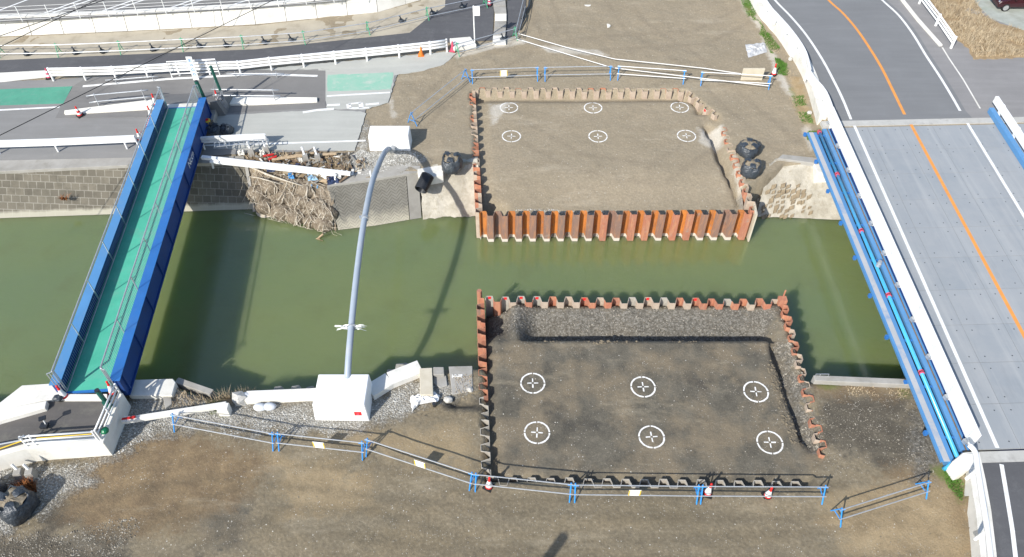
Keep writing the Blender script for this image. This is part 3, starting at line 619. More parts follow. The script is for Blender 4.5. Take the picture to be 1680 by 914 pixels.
FT = [(-38.892,50.497,1.28),(-36.447,50.831,1.28),(-32.272,51.252,1.28),(-27.645,51.763,1.28),(-22.959,52.28,1.28),(-18.66,52.804,1.28),(-15.201,53.334,1.28),(-11.26,53.961,1.28),(-7.361,55.805,1.28)]
def fence(name, label, cat, pts, rails, h, post_every, rr, pr, mat, postmat=None, group=None, square=False, lean=0):
    t = thing(name, label, cat, pts[0], group); postmat = postmat or mat
    for rh in rails:
        b = MB()
        if square:
            for i in range(len(pts)-1): b.beam((*pts[i][:2], pts[i][2]+rh), (*pts[i+1][:2], pts[i+1][2]+rh), rr[0], rr[1])
        else: b.tube([(p[0], p[1], p[2]+rh) for p in pts], rr, 6)
        b.build('rail', mat, t, smooth=not square)
    acc = 0; posts = []
    if isinstance(post_every, (list, tuple)): posts = post_every
    else:
        for i in range(len(pts)-1):
            L = (Vector(pts[i+1])-Vector(pts[i])).length
            while acc <= L: posts.append(lerp(pts[i], pts[i+1], acc/L)); acc += post_every
            acc -= L
    src = None
    for p in posts:
        if src is None:
            src = MB().tube([(p[0], p[1], p[2]-.05), (p[0], p[1], p[2]+h)], pr, 8).build('post', postmat, t)
            base = src.location.copy(); p0 = p
        else:
            c = src.copy(); C.objects.link(c); c.parent = t; c.location = (p[0]-p0[0], p[1]-p0[1], p[2]-p0[2])
    return t
fence('metal_railing', 'pale horizontal bar railing on top of the retaining wall', 'railing', FT, (.1, .34, .58, .82, 1.08), 1.12, 2.0, .012, .03, WHITE)

# ------------------------------------------------------------------ block walls and banks of the far side
def slope(name, mat, label, cat, top, bot, nu=1, nv=1, rough=0., extra=None):
    b = MB(); tp = [Vector(p) for p in top]; bt = [Vector(p) for p in bot]; rows = []
    T = []; Bo = []
    for i in range(len(tp)-1):
        for k in range(nu): T.append(tp[i].lerp(tp[i+1], k/nu)); Bo.append(bt[i].lerp(bt[i+1], k/nu))
    T.append(tp[-1]); Bo.append(bt[-1]); n = len(T); vs = []; fs = []
    for j in range(nv+1):
        for i in range(n):
            p = Bo[i].lerp(T[i], j/nv)
            if rough: p = p + Vector((random.uniform(-1, 1)*rough*.5, random.uniform(-1, 1)*rough, random.uniform(-1, 1)*rough*.8))
            vs.append(p)
    for j in range(nv):
        for i in range(n-1): fs.append((j*n+i, j*n+i+1, (j+1)*n+i+1, (j+1)*n+i))
    # back face so the wall has thickness
    o = len(vs); vs2 = [v+Vector((0, .5, -.1)) for v in T]+[v+Vector((0, .5, -.1)) for v in Bo]
    vs += vs2
    for i in range(n-1): fs.append((nv*n+i, nv*n+i+1, o+i+1, o+i)); fs.append((o+i, o+i+1, o+n+i+1, o+n+i))
    b.add(vs, fs)
    d = (bt[-1]-bt[0]).normalized(); up = (tp[0]-bt[0]).normalized(); o0 = bt[0].copy()
    o = b.build(name, mat, smooth=rough > 0, uv=lambda v: ((v-o0).dot(d), (v-o0).dot(up)))
    return tag(o, label, cat)
def ext(p, q, L): d = (Vector(q)-Vector(p)).normalized(); return tuple(Vector(p)-d*L)
wt_ = [(-30.529,36.044,0),(-22.37,36.669,0),(-18.749,36.841,0),(-16.129,36.957,0)]; wb_ = [(-30.596,33.834,-2.15),(-22.355,34.259,-2.15),(-18.748,34.473,-2.15),(-15.549,34.634,-2.15)]
slope('block_wall', BLOCKW, 'mossy stone block embankment wall under the footbridge', 'wall', [ext(wt_[0], wt_[1], 30)]+wt_, [ext(wb_[0], wb_[1], 30)]+wb_)
b = MB(); cp = [(-30.891,36.907,0.04),(-22.526,37.197,0.04),(-16.275,37.313,0.04)]; cf = [(-30.438,35.884,0.04),(-22.304,36.506,0.04),(-16.068,36.735,0.04)]
cp = [ext(cp[0], cp[1], 30)]+cp; cf = [ext(cf[0], cf[1], 30)]+cf
b.prism(cp+cf[::-1], -.3, .035); tag(b.build('coping', CONC, bevel=.015), 'grey concrete coping on top of the stone block wall', 'coping')
b = MB(); b.beam((-16.057,36.85,0.04), (-15.537,34.634,-2.1), .18, .25); tag(b.build('wall_edge_strip', CONC), 'pale concrete end strip of the block wall', 'wall edge')
slope('collapsed_bank', ROOTY, 'collapsed earth bank full of roots and torn fabric', 'bank', [(-16.042,36.845,-0.05),(-14.526,35.936,-0.05),(-12.567,35.159,-0.05),(-10.533,34.778,-0.05)], [(-15.513,34.419,-2.2),(-14.206,33.781,-2.2),(-12.291,33.259,-2.2),(-10.333,32.744,-2.2)], 10, 9, .13)
slope('zigzag_revetment', CHEV, 'grey concrete revetment cast with a zigzag pattern', 'revetment', [(-10.757,34.666,0),(-8.408,35.266,0),(-6.293,35.708,0)], [(-10.197,32.846,-2.15),(-8.121,33.207,-2.15),(-6.11,33.729,-2.15)])
slope('smooth_revetment_panel', M('smooth_revetment_concrete', (.25, .24, .215), (.19, .18, .16), 1, .9, .2, 20), 'smooth grey concrete panel right of the zigzag revetment', 'revetment', [(-6.257,35.708,0),(-5.583,35.876,0)], [(-6.074,33.729,-2.15),(-5.395,33.887,-2.15)])
b = MB(); b.prism([(-10.812,34.589,0.02),(-10.112,35.629,0.02),(-6.94,36.416,0.02),(-5.475,36.359,0.02),(-5.503,35.796,0.02),(-8.389,35.132,0.02)], -.4, [.0, .04, .06, .06, .03, .01]); tag(b.build('revetment_shoulder', CONC), 'grey concrete shoulder on top of the zigzag revetment', 'revetment')
slope('shotcrete_bank', SPILL, 'pale lumpy concrete poured beside the sheet piles', 'bank', [(-5.47,35.872,0.05),(-4.386,36.494,0.05),(-2.06,36.953,0.05)], [(-5.31,33.729,-2.15),(-3.83,33.94,-2.15),(-1.751,33.94,-2.15)], 7, 8, .07)
b = MB(); b.prism([(-5.596,35.701,0.1),(-5.624,36.037,0.1),(-4.087,36.433,0.1),(-4.067,35.479,0.1),(-5.368,35.093,0.1)], -.5, .1); tag(b.build('concrete_slab', WCONC, bevel=.02), 'white concrete slab beside the corrugated pipe', 'slab')
slope('gabion_bank', SPILL, 'pale concrete bank with square holes under the road bridge', 'bank', [(15.425,36.441,0),(16.032,37.014,0),(18.886,36.669,0),(21.235,36.555,0)], [(14.519,33.887,-2.2),(16.379,33.729,-2.2),(19.973,33.571,-2.2),(22.085,33.363,-2.2)], 5, 7, .04)
# square hollows in that bank
b = MB()
tpl, tpr, btl, btr = [Vector(p) for p in ((15.67,36.555,0), (18.886,36.669,0), (14.751,33.887,-2.1), (19.79,33.676,-2.1))]
for k in range(63):
    u, v = .03+(k % 9)*.072+random.uniform(-.016, .016), .08+(k//9)*.088+random.uniform(-.018, .018)
    if random.random() < .3 or u+v*.5 > .85: continue
    p = btl.lerp(btr, u).lerp(tpl.lerp(tpr, u), v); s_ = random.uniform(.07, .15)
    dx, dv = Vector((1, .05, 0)), ((tpl-btl).normalized()); nn = dx.cross(dv).normalized(); dx = (dx+dv*random.uniform(.3, .5)).normalized()
    q = [p+nn*.07+(dx*a*s_*random.uniform(.8, 1.2)+dv*c_*s_*random.uniform(.8, 1.2)) for a, c_ in ((-1, -1), (1, -1), (1, 1), (-1, 1))]
    b.add([tuple(x) for x in q]+[tuple(x-nn*.1) for x in q], [(0, 1, 2, 3), (0, 4, 5, 1), (1, 5, 6, 2), (2, 6, 7, 3), (3, 7, 4, 0)])
hb = b.build('earth_filled_cells', M('damp_earth_fill', (.3, .235, .15), (.2, .155, .1), 4, .95, .4, 25), None)
bank = [o for o in C.objects if o.name.startswith('gabion_bank')][0]
hb.parent = bank; hb.location = hb.location-bank.location
b = MB(); b.prism([(16.021,36.99,0.02),(16.411,37.397,0.02),(18.783,36.99,0.02),(18.702,36.416,0.02)], -.5, .12); tag(b.build('concrete_apron', CONC, bevel=.03), 'grey concrete apron on top of the holed bank', 'slab')
b = MB(); b.box((18.566,36.181,-0.35), (.9, .9, .8)); tag(b.build('bearing_block', WCONC, bevel=.03), 'white concrete bearing block under the blue girder', 'block')

# ------------------------------------------------------------------ sheet piles
def pile_mesh(s, top, bot, mat, th=.03, sc=1.):
    prof = [(-.2, 0), (-.148, .19*s), (.148, .19*s), (.2, 0)]
    b = MB(); n = len(prof); vs = []
    nor = []
    for i in range(n):
        a = Vector(prof[max(i-1, 0)]); c = Vector(prof[min(i+1, n-1)]); d = (c-a).normalized(); nor.append(Vector((-d.y, d.x)))
    for z in (bot, top):
        for k in (-.5, .5):
            for p, q in zip(prof, nor): vs.append((p[0]+q.x*th*k, p[1]+q.y*th*k, z))
    f = []
    for i in range(n-1):
        f += [(i, i+1, 2*n+i+1, 2*n+i), (n+i+1, n+i, 3*n+i, 3*n+i+1), (2*n+i, 2*n+i+1, 3*n+i+1, 3*n+i)]
    f += [(0, 2*n, 3*n, n), (n-1, 2*n-1, 4*n-1, 3*n-1)]
    b.add(vs, f); return b.mesh('sheet_pile', mat)
def pile_wall(label, A, B, top, bot, mats, jit=.05, skip=(), marks=(), markz=.0, late=None):
    A = Vector((A[0], A[1], 0)); B = Vector((B[0], B[1], 0)); L = (B-A).length; n = round(L/.4); d = (B-A)/n; rz = math.atan2(d.y, d.x)
    t = thing('sheet_pile_wall', label, 'sheet piling', A, 'sheet pile walls of the two cofferdams')
    ms = {s: [pile_mesh(s, top, bot, m) for m in mm] for s, mm in ((1, mats[0]), (-1, mats[1]))}
    sc = d.length/.4; late_m = {s: pile_mesh(s, top, bot, late[1]) for s in (1, -1)} if late else None
    for i in range(n):
        if i in skip: continue
        s = 1 if i % 2 == 0 else -1; m = random.choice(ms[s]); m = m if late is None or i < late[0] else late_m[s]
        o = bpy.data.objects.new('sheet_pile', m); C.objects.link(o); o.parent = t
        p = d*(i+.5); o.location = (p.x, p.y, random.uniform(-jit, jit)); o.rotation_euler = (0, 0, rz); o.scale = (sc, 1, 1)
        if i in marks:
            yy = .19*s + (-.022 if markz >= 0 else .022)
            k = MB().box((0, yy, top-.11+o.location.z*0), (.15, .012, .17)).mesh('paint_mark', REDMARK)
            q = bpy.data.objects.new('paint_mark', k); C.objects.link(q); q.parent = o
    return t
pile_wall('orange rusted sheet piles facing the canal on the far cofferdam', (-1.82, 32.2), (13.55, 32.35), .03, -2.7, ([PORANGE, PORANGE, PORANGE, PORANGE, PBROWN], [PBROWN, PBROWN, PBROWN, PBROWN, PRED]), .03)
pile_wall('dusty sheet piles along the left side of the far cofferdam', (-1.86, 32.3), (-2.66, 44.2), .05, -2.7, ([PDUSTY, PRED], [PDUSTY, PDUSTY, PRED]), .05)
pile_wall('mud buried sheet piles along the right side of the far cofferdam', (13.68, 32.4), (13.33, 40.2), .05, -2.7, ([PRED, PDUSTY], [PRED, PDUSTY]), .05)
pile_wall('short angled run of sheet piles at the back right corner of the far cofferdam', (13.2, 41.4), (11.6, 44.0), .05, -1.4, ([PDUSTY], [PDUSTY]), .06, marks=(2,), markz=-1)
pile_wall('beige muddy sheet piles along the back of the far cofferdam', (11.5, 44.2), (-2.6, 44.35), .04, -1.4, ([PDUSTY], [PDUSTY, PDUSTY, PRED]), .06)
pile_wall('red marked sheet piles between the canal and the near cofferdam', (-1.35, 25.85), (13.55, 25.65), .05, -2.7, ([PRED, PDUSTY, PGREY], [PDUSTY, PRED]), .04, marks=(0, 2, 4, 6, 12, 20, 26), markz=1)
pile_wall('orange sheet piles along the left side of the near cofferdam', (-1.62, 25.95), (-1.08, 15.9), .07, -2.7, ([PRED, PRED, PRED], [PRED, PRED, PBROWN]), .05, late=(15, PGREY))
pile_wall('mud caked reddish sheet piles along the right side of the near cofferdam', (13.72, 25.5), (13.45, 16.9), .06, -2.7, ([PRED, PDUSTY], [PRED, PDUSTY]), .06)
pile_wall('grey muddy sheet piles along the camera side of the near cofferdam', (-.95, 15.75), (12.5, 15.55), .02, -1.4, ([PGREY], [PGREY]), .04)
b = MB(); b.tube([(-1.66, 26.15, -2.6), (-1.66, 26.15, .35)], .13, 6); tag(b.build('corner_pile', PRED), 'tall orange corner pile standing above the near cofferdam', 'pile')
b = MB(); b.box((13.7, 25.75, -.85), (.4, .34, 2.1)); b.tube([(13.78, 25.95, .1), (13.78, 25.95, .6)], .04, 6); tag(b.build('corner_pile', PRED), 'boxed rusty corner pile at the canal side right corner of the near cofferdam', 'pile')
b = MB(); b.beam((13.72, 32.25, -2.5), (13.72, 32.25, .1), .08, .5); b.beam((13.85, 33.2, -.02), (13.75, 32.1, .02), .1, .12); tag(b.build('corner_plate', BEIGE), 'pale steel plate closing the front right corner of the far cofferdam', 'steel plate')

# ------------------------------------------------------------------ lime circles
def mark(x, y, r, label):
    t = thing('pile_position_mark', label, 'ground marking', (x, y, H(x, y)), 'lime circles with crosses in the cofferdams')
    zf = lambda a, c: H(a, c)+.009
    for q in range(4):
        b = MB(); a0 = q*math.pi/2+.045; vs = []; fs = []; m = 13
        for k in range(m):
            a = a0+(math.pi/2-.09)*k/(m-1); r0 = r-.036+random.uniform(-.008, .008); r1 = r+.036+random.uniform(-.009, .007)
            for rr in (r0, r1):
                X_, Y_ = x+rr*math.cos(a), y+rr*math.sin(a); vs += [(X_, Y_, zf(X_, Y_)-.004), (X_, Y_, zf(X_, Y_))]
        for k in range(m-1):
            o = 4*k; fs += [(o+1, o+3, o+7, o+5), (o, o+4, o+6, o+2), (o, o+1, o+5, o+4), (o+2, o+6, o+7, o+3)]
        fs += [(0, 2, 3, 1), (4*m-4, 4*m-3, 4*m-1, 4*m-2)]
        b.add(vs, fs); b.build('ring_arc', LIME, t)
    b = MB(); tw = random.uniform(-.08, .08)
    for dx, dy in ((1, tw), (-1, -tw), (-tw, 1), (tw, -1)):
        ribbon(b, [(x+dx*.055, y+dy*.055), (x+dx*.26, y+dy*.26)], .055+random.uniform(-.01, .012), zf)
    b.build('cross', LIME, t); return t
for p, l in (((-0.2,42.727,-0.3), 'left circle of the back row'), ((5.325,42.727,-0.3), 'middle circle of the back row'), ((11.01,42.727,-0.3), 'right circle of the back row'), ((-0.038,39.677,-0.3), 'left circle of the front row'), ((5.419,39.677,-0.3), 'middle circle of the front row'), ((10.991,39.677,-0.3), 'right circle of the front row')):
    mark(p[0], p[1], .57, 'white lime circle with cross, '+l+' in the far cofferdam')
for p, l in (((0.966,20.826,-0.15), 'left circle of the back row'), ((6.086,20.622,-0.15), 'middle circle of the back row'), ((11.267,20.351,-0.15), 'right circle of the back row'), ((1.108,18.189,-0.15), 'left circle of the front row'), ((6.163,17.973,-0.15), 'middle circle of the front row'), ((11.323,17.699,-0.15), 'right circle of the front row')):
    mark(p[0], p[1], .55, 'white lime circle with cross, '+l+' in the near cofferdam')
# ------------------------------------------------------------------ footbridge
FU = Vector((-.0853, .99636, 0)); FN = Vector((.99636, .0853, 0)); FO = Vector((-18.70, 19.59, 0))
def fb(s, a, z): v = FO+FU*s+FN*a*.985; return (v.x, v.y, z+.45)
FL = 21.26
fbr = thing('footbridge', 'temporary blue footbridge with green deck crossing the canal', 'bridge', fb(0, 0, .65))
b = MB(); b.beam(fb(0, 0, .60), fb(FL, 0, .60), 2.5, .1); b.build('deck', GREEN, fbr)
b = MB()
for k in range(10): b.beam(fb(.4+k*2.3, 0, .42), fb(.52+k*2.3, 0, .42), 2.5, .22)
b.build('cross_beams', BLUE, fbr)
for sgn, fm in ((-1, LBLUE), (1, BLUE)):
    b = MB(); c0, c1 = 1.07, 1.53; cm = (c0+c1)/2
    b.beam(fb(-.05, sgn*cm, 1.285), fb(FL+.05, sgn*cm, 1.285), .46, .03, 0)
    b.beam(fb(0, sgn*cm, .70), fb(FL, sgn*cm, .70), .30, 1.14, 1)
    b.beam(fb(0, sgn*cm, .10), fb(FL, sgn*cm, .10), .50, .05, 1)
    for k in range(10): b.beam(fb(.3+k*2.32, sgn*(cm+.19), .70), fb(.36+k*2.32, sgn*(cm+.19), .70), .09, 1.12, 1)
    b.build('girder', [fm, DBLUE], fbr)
for sgn in (-1, 1):
    a = sgn*1.03; b = MB()
    for k in range(9): s_ = .1+k*(FL-.2)/8; b.tube([fb(s_, a, .66), fb(s_, a, 2.2)], .028, 6)
    b.tube([fb(0, a, 2.2), fb(FL, a, 2.2)], .038, 8); b.tube([fb(0, a-sgn*.03, .72), fb(FL, a-sgn*.03, .72)], .03, 6)
    b.build('railing', STEEL, fbr)
    b = MB(); n = 150
    for k in range(n+1): b.beam(fb(.1+k*(FL-.2)/n, a, .7), fb(.1+k*(FL-.2)/n, a, 1.24 if sgn < 0 else 2.1), .011, .011)
    b.build('balusters', STEEL, fbr)
    for s_ in (0, FL):
        b = MB()
        for q in (0, .16, .32): b.tube([fb(s_+(q if s_ else -q)*.3, a+sgn*q*.6, .68), fb(s_+(q if s_ else -q)*.3, a+sgn*q*.6, 2.18)], .022, 6)
        b.tube([fb(s_, a, 2.18), fb(s_+(.1 if s_ else -.1), a+sgn*.2, 2.18)], .022, 6); b.build('end_bracket', STEEL, fbr)
b = MB(); b.beam(fb(-.06, 0, .6), fb(.02, 0, .6), 2.4, .12); b.build('edge_trim', BLUE, fbr)
b = MB(); b.beam(fb(FL-.02, 0, .6), fb(FL+.06, 0, .6), 2.4, .12); b.build('edge_trim', BLUE, fbr)
def text(name, st, size, loc, xd, zd, mat, parent=None, ext=.004, sx=1.):
    cu = bpy.data.curves.new(name, 'FONT'); cu.body = st; cu.size = size; cu.extrude = ext; cu.align_x = 'CENTER'; cu.align_y = 'CENTER'
    tmp = bpy.data.objects.new(name, cu); C.objects.link(tmp)
    dg = bpy.context.evaluated_depsgraph_get(); m = bpy.data.meshes.new_from_object(tmp.evaluated_get(dg))
    C.objects.unlink(tmp); bpy.data.objects.remove(tmp)
    m.materials.clear(); m.materials.append(mat)
    o = bpy.data.objects.new(name, m); C.objects.link(o)
    x = Vector(xd).normalized(); zz = Vector(zd).normalized(); y = zz.cross(x).normalized()
    o.matrix_world = Matrix.Translation(Vector(loc)-(parent.location if parent else Vector())) @ Matrix((x, y, zz)).transposed().to_4x4() @ Matrix.Diagonal((sx, 1, 1, 1))
    if parent:
        mb = o.matrix_world.copy(); o.parent = parent; o.matrix_basis = mb
    return o
text('lettering', 'Nccn', .62, fb(15.9, 1.462, .78), FU, FN, WHITE, fbr)
b = MB(); b.beam(fb(FL+.06, 0, .47), fb(FL+.5, 0, .47), 2.5, .3); tag(b.build('concrete_sill', WCONC), 'pale concrete sill at the far end of the footbridge', 'sill')
vs = [fb(FL+.5, -1.9, .62), fb(FL+.5, 1.9, .62), fb(FL+3.2, 2.6, -.43), fb(FL+3.2, -2.6, -.43), fb(FL+.5, -2.2, -.47), fb(FL+.5, 2.2, -.47)]
b = MB().add(vs, [(0, 1, 2, 3), (4, 0, 3), (1, 5, 2), (4, 5, 1, 0)]); tag(b.build('approach_ramp', ASPHM), 'asphalt ramp leading off the far end of the footbridge', 'ramp')
b = MB(); b.prism([fb(FL-.6, -1.7, 0)[:2], fb(FL-.6, 1.7, 0)[:2], fb(FL+.5, 1.7, 0)[:2], fb(FL+.5, -1.7, 0)[:2]], -.6, .5); tag(b.build('bridge_seat', CONC), 'grey concrete seat under the far end of the footbridge', 'bridge seat')

# ------------------------------------------------------------------ road bridge
YN, YF = 16.75, 39.95
def rb(xn, xf, Y, z): return (xn+(xf-xn)*(Y-16.6)/23.4, Y, z)
rbr = thing('road_bridge', 'temporary road bridge with grey steel deck plates', 'bridge', (25, 28, 0))
xs = [(19.62+2.05*k, 19.95+2.05*k) for k in range(9)]; rows = [YN+.35+(YF-YN-.75)*k/10 for k in range(11)]
for i in range(8):
    for j in range(10):
        (a0, a1), (c0, c1) = xs[i], xs[i+1]; y0, y1 = rows[j]+.008, rows[j+1]-.008; sk = .035
        b = MB(); q = [rb(a0+.008, a1+.008, y0, 0), rb(c0-.008, c1-.008, y0, 0), rb(c0-.008, c1-.008, y1, 0), rb(a0+.008, a1+.008, y1, 0)]
        q = [(x, y+(x-25)*sk) for x, y, _ in q]; b.prism(q, ROADZ-.09, ROADZ)
        for u in (.18, .82):
            for v in (.15, .85):
                p = Vector(q[0]).lerp(Vector(q[1]), u).lerp(Vector(q[3]).lerp(Vector(q[2]), u), v)
                b.lathe((p.x, p.y, ROADZ+.0015), [(.034, -.001), (.03, .001)], 8, 1)
        b.build('deck_plate', [PLATE, BLACKP], rbr)
b = MB(); b.beam(rb(27, 27.3, YN, .2), rb(27, 27.3, YF, .2), 15.0, .55); b.build('under_frame', DBLUE, rbr)
for xn, xf, m, wd in ((20.67, 21.28, LINE, .17), (24.36, 24.83, OLINE, .19), (27.8, 28.4, LINE, .17)):
    ribbon(MB(), [rb(xn, xf, YN+.25, 0)[:2], rb(xn, xf, YF-.12, 0)[:2]], wd, ROADZ+.005).build('painted_line', m, rbr)
for y, nm in ((YN-.02, 'expansion_joint'), (YF+.02, 'expansion_joint')):
    b = MB(); b.beam((19.3, y-.2, ROADZ-.1), (37, y-.2+17.7*.035, ROADZ-.1), .52, .22); tag(b.build(nm, JOINTC), 'pale concrete joint strip at the '+('near' if y < 20 else 'far')+' end of the road bridge', 'joint strip')
# blue girder beside the bridge with its water pipe
gd = thing('pipe_girder', 'blue steel girder with a grey weathered top beside the road bridge', 'girder', (18.4, 28, -.5))
TOPM = M('weathered_girder_top', (.42, .42, .43), (.36, .37, .38), .6, .6, stain=(.12, .24, .42), sc=.9, samt=.7)
b = MB()
b.beam(rb(18.40, 18.52, 16.4, .50), rb(18.40, 18.52, 39.0, .50), .56, .05, 0)
b.beam(rb(18.34, 18.45, 16.4, .53), rb(18.34, 18.45, 39.0, .53), .26, .02, 1)
b.beam(rb(18.48, 18.60, 16.4, .15), rb(18.48, 18.60, 39.0, .15), .10, .64, 0)
b.beam(rb(18.11, 18.23, 16.4, .46), rb(18.11, 18.23, 39.0, .46), .03, .1, 0)
b.build('beam', [LBLUE, TOPM], gd)
for k in range(9):
    y = 17.6+k*2.65; b = MB(); b.beam(rb(18.72, 18.84, y, .42), rb(19.3, 19.45, y, .42), .09, .1); b.build('bracket', BLUE, gd)
    b = MB(); b.beam(rb(17.98, 18.08, y+.3, .30), rb(18.12, 18.24, y+.3, .30), .16, .2); b.build('lug', BLUE, gd)
b = MB(); b.tube([rb(18.79, 18.91, 16.3, .62), rb(18.79, 18.91, 38.9, .62)], .09, 12); wp = b.build('water_pipe', CYAN, smooth=True); tag(wp, 'shiny bright blue pipe running along the blue girder', 'pipe')
for y in (16.3, 20.9, 25.6, 30.2, 34.9, 38.9):
    k = MB().tube([rb(18.79, 18.91, y-.09, .62), rb(18.79, 18.91, y-.03, .62)], .125, 10).tube([rb(18.79, 18.91, y+.03, .62), rb(18.79, 18.91, y+.09, .62)], .125, 10)
    o = k.build('flange_clamp', PINK, wp)
    k = MB().tube([rb(18.79, 18.91, y-.03, .62), rb(18.79, 18.91, y+.03, .62)], .115, 10).build('gasket', RUBBER, wp)
k = MB().lathe((18.9, 27.55, .68), [(.12, 0), (.12, .18), (.06, .2), (.06, .28), (.1, .29), (.1, .36)], 12).build('air_valve', STEEL, wp)
b = MB(); b.tube([(18.56,16.327,0.5), (18.476,16.32,0.2), (18.375,16.315,0)], .1, 10); tag(b.build('pipe_elbow', CYAN, smooth=True), 'bright blue pipe end turning down into the grass', 'pipe')
# deck edge channel and white guard rail
ch = thing('deck_edge_channel', 'light blue steel channel along the left edge of the road bridge deck', 'edge channel', (19.2, 28, .3))
b = MB(); b.beam(rb(19.30, 19.48, 16.8, .48), rb(19.30, 19.48, 39.4, .48), .40, .05, 0); b.beam(rb(19.11, 19.29, 16.8, .30), rb(19.11, 19.29, 39.4, .30), .04, .3, 0); b.beam(rb(19.36, 19.54, 16.8, .515), rb(19.36, 19.54, 39.4, .515), .06, .015, 1)
b.build('channel', [LBLUE, DWOOD], ch)
gdr = thing('guard_rail', 'thick white steel guard rail along the left side of the road bridge', 'guard rail', (19.5, 28, .6))
for z, hh in ((.80, .33), (1.15, .33), (1.47, .28)):
    MB().beam(rb(19.52, 19.80, 17.0, z), rb(19.52, 19.80, 40.2, z), .12, hh).build('rail', WHITE, gdr, bevel=.03)
for k in range(11):
    y = 17.3+k*2.25; b = MB(); b.beam(rb(19.5, 19.78, y, .5), rb(19.5, 19.78, y, 1.58), .12, .16); b.box(rb(19.42, 19.70, y, .62), (.2, .16, .12)); b.build('post', WHITE if k else WHITE, gdr)
    MB().box(rb(19.38, 19.66, y-.03, .66), (.16, .2, .2), .3).build('base_bracket', STEEL, gdr)
wr = thing('guard_rail', 'white guard rail on a blue beam along the right of the bridge lanes', 'guard rail', (30.4, 28, .6))
MB().beam(rb(29.45, 30.2, 17, .78), rb(29.45, 30.2, 41.0, .78), .30, .36).build('blue_beam', LBLUE, wr, bevel=.02)
for z in (1.12, 1.36): MB().beam(rb(29.75, 30.5, 17, z), rb(29.75, 30.5, 41.5, z), .22, .2).build('rail', WHITE, wr, bevel=.02)
for k in range(11): MB().beam(rb(29.75, 30.5, 17.5+k*2.3, .6), rb(29.75, 30.5, 17.5+k*2.3, 1.5), .16, .16).build('post', WHITE, wr)
b = MB()

# ------------------------------------------------------------------ parapets of the right road
def parapet(label, pts, wdt, z1, side=1):
    P_ = [Vector((p[0], p[1])) for p in pts]; out = []; inn = []
    for i, p in enumerate(P_):
        d = (P_[min(i+1, len(P_)-1)]-P_[max(i-1, 0)]).normalized(); n = Vector((d.y, -d.x))*side; out.append(p); inn.append(p+n*wdt)
    b = MB(); vs = []; fs = []
    for o_, i_ in zip(out, inn): vs += [(o_.x, o_.y, -.4), (o_.x, o_.y, z1), (i_.x, i_.y, z1), (i_.x, i_.y, -.4)]
    for k in range(len(out)-1):
        q = k*4
        for a in range(4): fs.append((q+a, q+(a+1) % 4, q+4+(a+1) % 4, q+4+a))
    fs += [(3, 2, 1, 0), tuple(len(vs)-4+a for a in range(4))]
    b.add(vs, fs); return tag(b.build('parapet', WCONC), label, 'parapet')
parapet('pale concrete parapet along the left of the curving road', smooth(PARA), .62, ROADZ+.12, -1)
tp = [(18.068,59.389,1.45),(18.705,53.195,1.45),(19.014,51.627,1.45),(19.401,49.951,1.45),(19.692,48.184,1.45),(19.784,46.567,1.45),(19.56,44.583,1.45)]
gA = thing('guard_rail', 'white curved guard rail on the parapet of the curving road', 'guard rail', (tp[3][0], tp[3][1], ROADZ+.1))
tps = smooth(tp, 4)
for dz, hh in ((0, .22), (-.26, .1)):
    b = MB()
    for i in range(len(tps)-1): b.beam((*tps[i][:2], tps[i][2]+dz-.1), (*tps[i+1][:2], tps[i+1][2]+dz-.1), .16, hh)
    b.build('rail', WHITE, gA)
for p in tp[1:]: MB().tube([(p[0], p[1], ROADZ+.05), (p[0], p[1], ROADZ+.82)], .06, 8).build('post', WHITE, gA)
tp = [(19.372,44.427,1.55),(19.538,43.232,1.55),(19.795,42.008,1.55),(19.781,40.695,1.55),(19.659,39.303,1.55),(19.621,38.505,1.55)]
gB = thing('guard_rail', 'short kinked white guard rail joining the curving road to the bridge', 'guard rail', (tp[2][0], tp[2][1], ROADZ+.1))
tps = smooth(tp, 4)
for dz, hh in ((0, .26), (-.32, .2)):
    b = MB()
    for i in range(len(tps)-1): b.beam((*tps[i][:2], tps[i][2]+dz-.1), (*tps[i+1][:2], tps[i+1][2]+dz-.1), .16, hh)
    b.build('rail', WHITE, gB)
for p in tp[::2]: MB().tube([(p[0], p[1], ROADZ+.05), (p[0], p[1], ROADZ+.9)], .06, 8).build('post', WHITE, gB)
np_ = [(19.128,16.72,0),(18.876,15.469,0),(18.549,14.121,0),(18.021,12.356,0),(17.395,10.494,0)]
b = MB()
pl = [(np_[i][0], np_[i][1]) for i in range(len(np_))]; pr = [(p[0]+.62, p[1]) for p in pl]
for i in range(len(pl)-1): b.prism([pl[i], pr[i], pr[i+1], pl[i+1]], -.4, ROADZ+.12)
tag(b.build('parapet', WCONC), 'pale concrete parapet at the near end of the road bridge', 'parapet')
b = MB(); b.prism([(18.409,16.273,0.75),(19.036,16.703,0.75),(19.619,16.617,0.75),(19.44,16.047,0.75),(18.545,15.767,0.75)], -.4, .76); tag(b.build('parapet_end_block', WCONC, bevel=.03), 'white concrete end block beside the blue pipe elbow', 'block')
tp = [(18.933,16.615,1.5),(19.049,16.275,1.5),(18.837,15.499,1.5),(18.496,14.174,1.5),(18.174,12.923,1.5),(17.751,11.509,1.5),(17.265,9.97,1.5)]
gC = thing('guard_rail', 'white pipe guard rail on the near parapet of the right road', 'guard rail', (tp[3][0], tp[3][1], ROADZ))
MB().tube(smooth(tp, 4), .11, 10).build('rail', WHITE, gC, smooth=True)
for p in tp[2::2]: MB().tube([(p[0]-.12, p[1], ROADZ+.1), (p[0], p[1], ROADZ+.88)], .07, 8).build('post', WHITE, gC)
b = MB(); ribbon(b, [(29.672,57.127,0.6),(29.461,55.239,0.6),(29.628,52.292,0.6),(30.005,48.738,0.6)], .22, ROADZ+.12, t=.12); tag(b.build('kerb', WCONC), 'pale kerb at the foot of the white road fence', 'kerb')
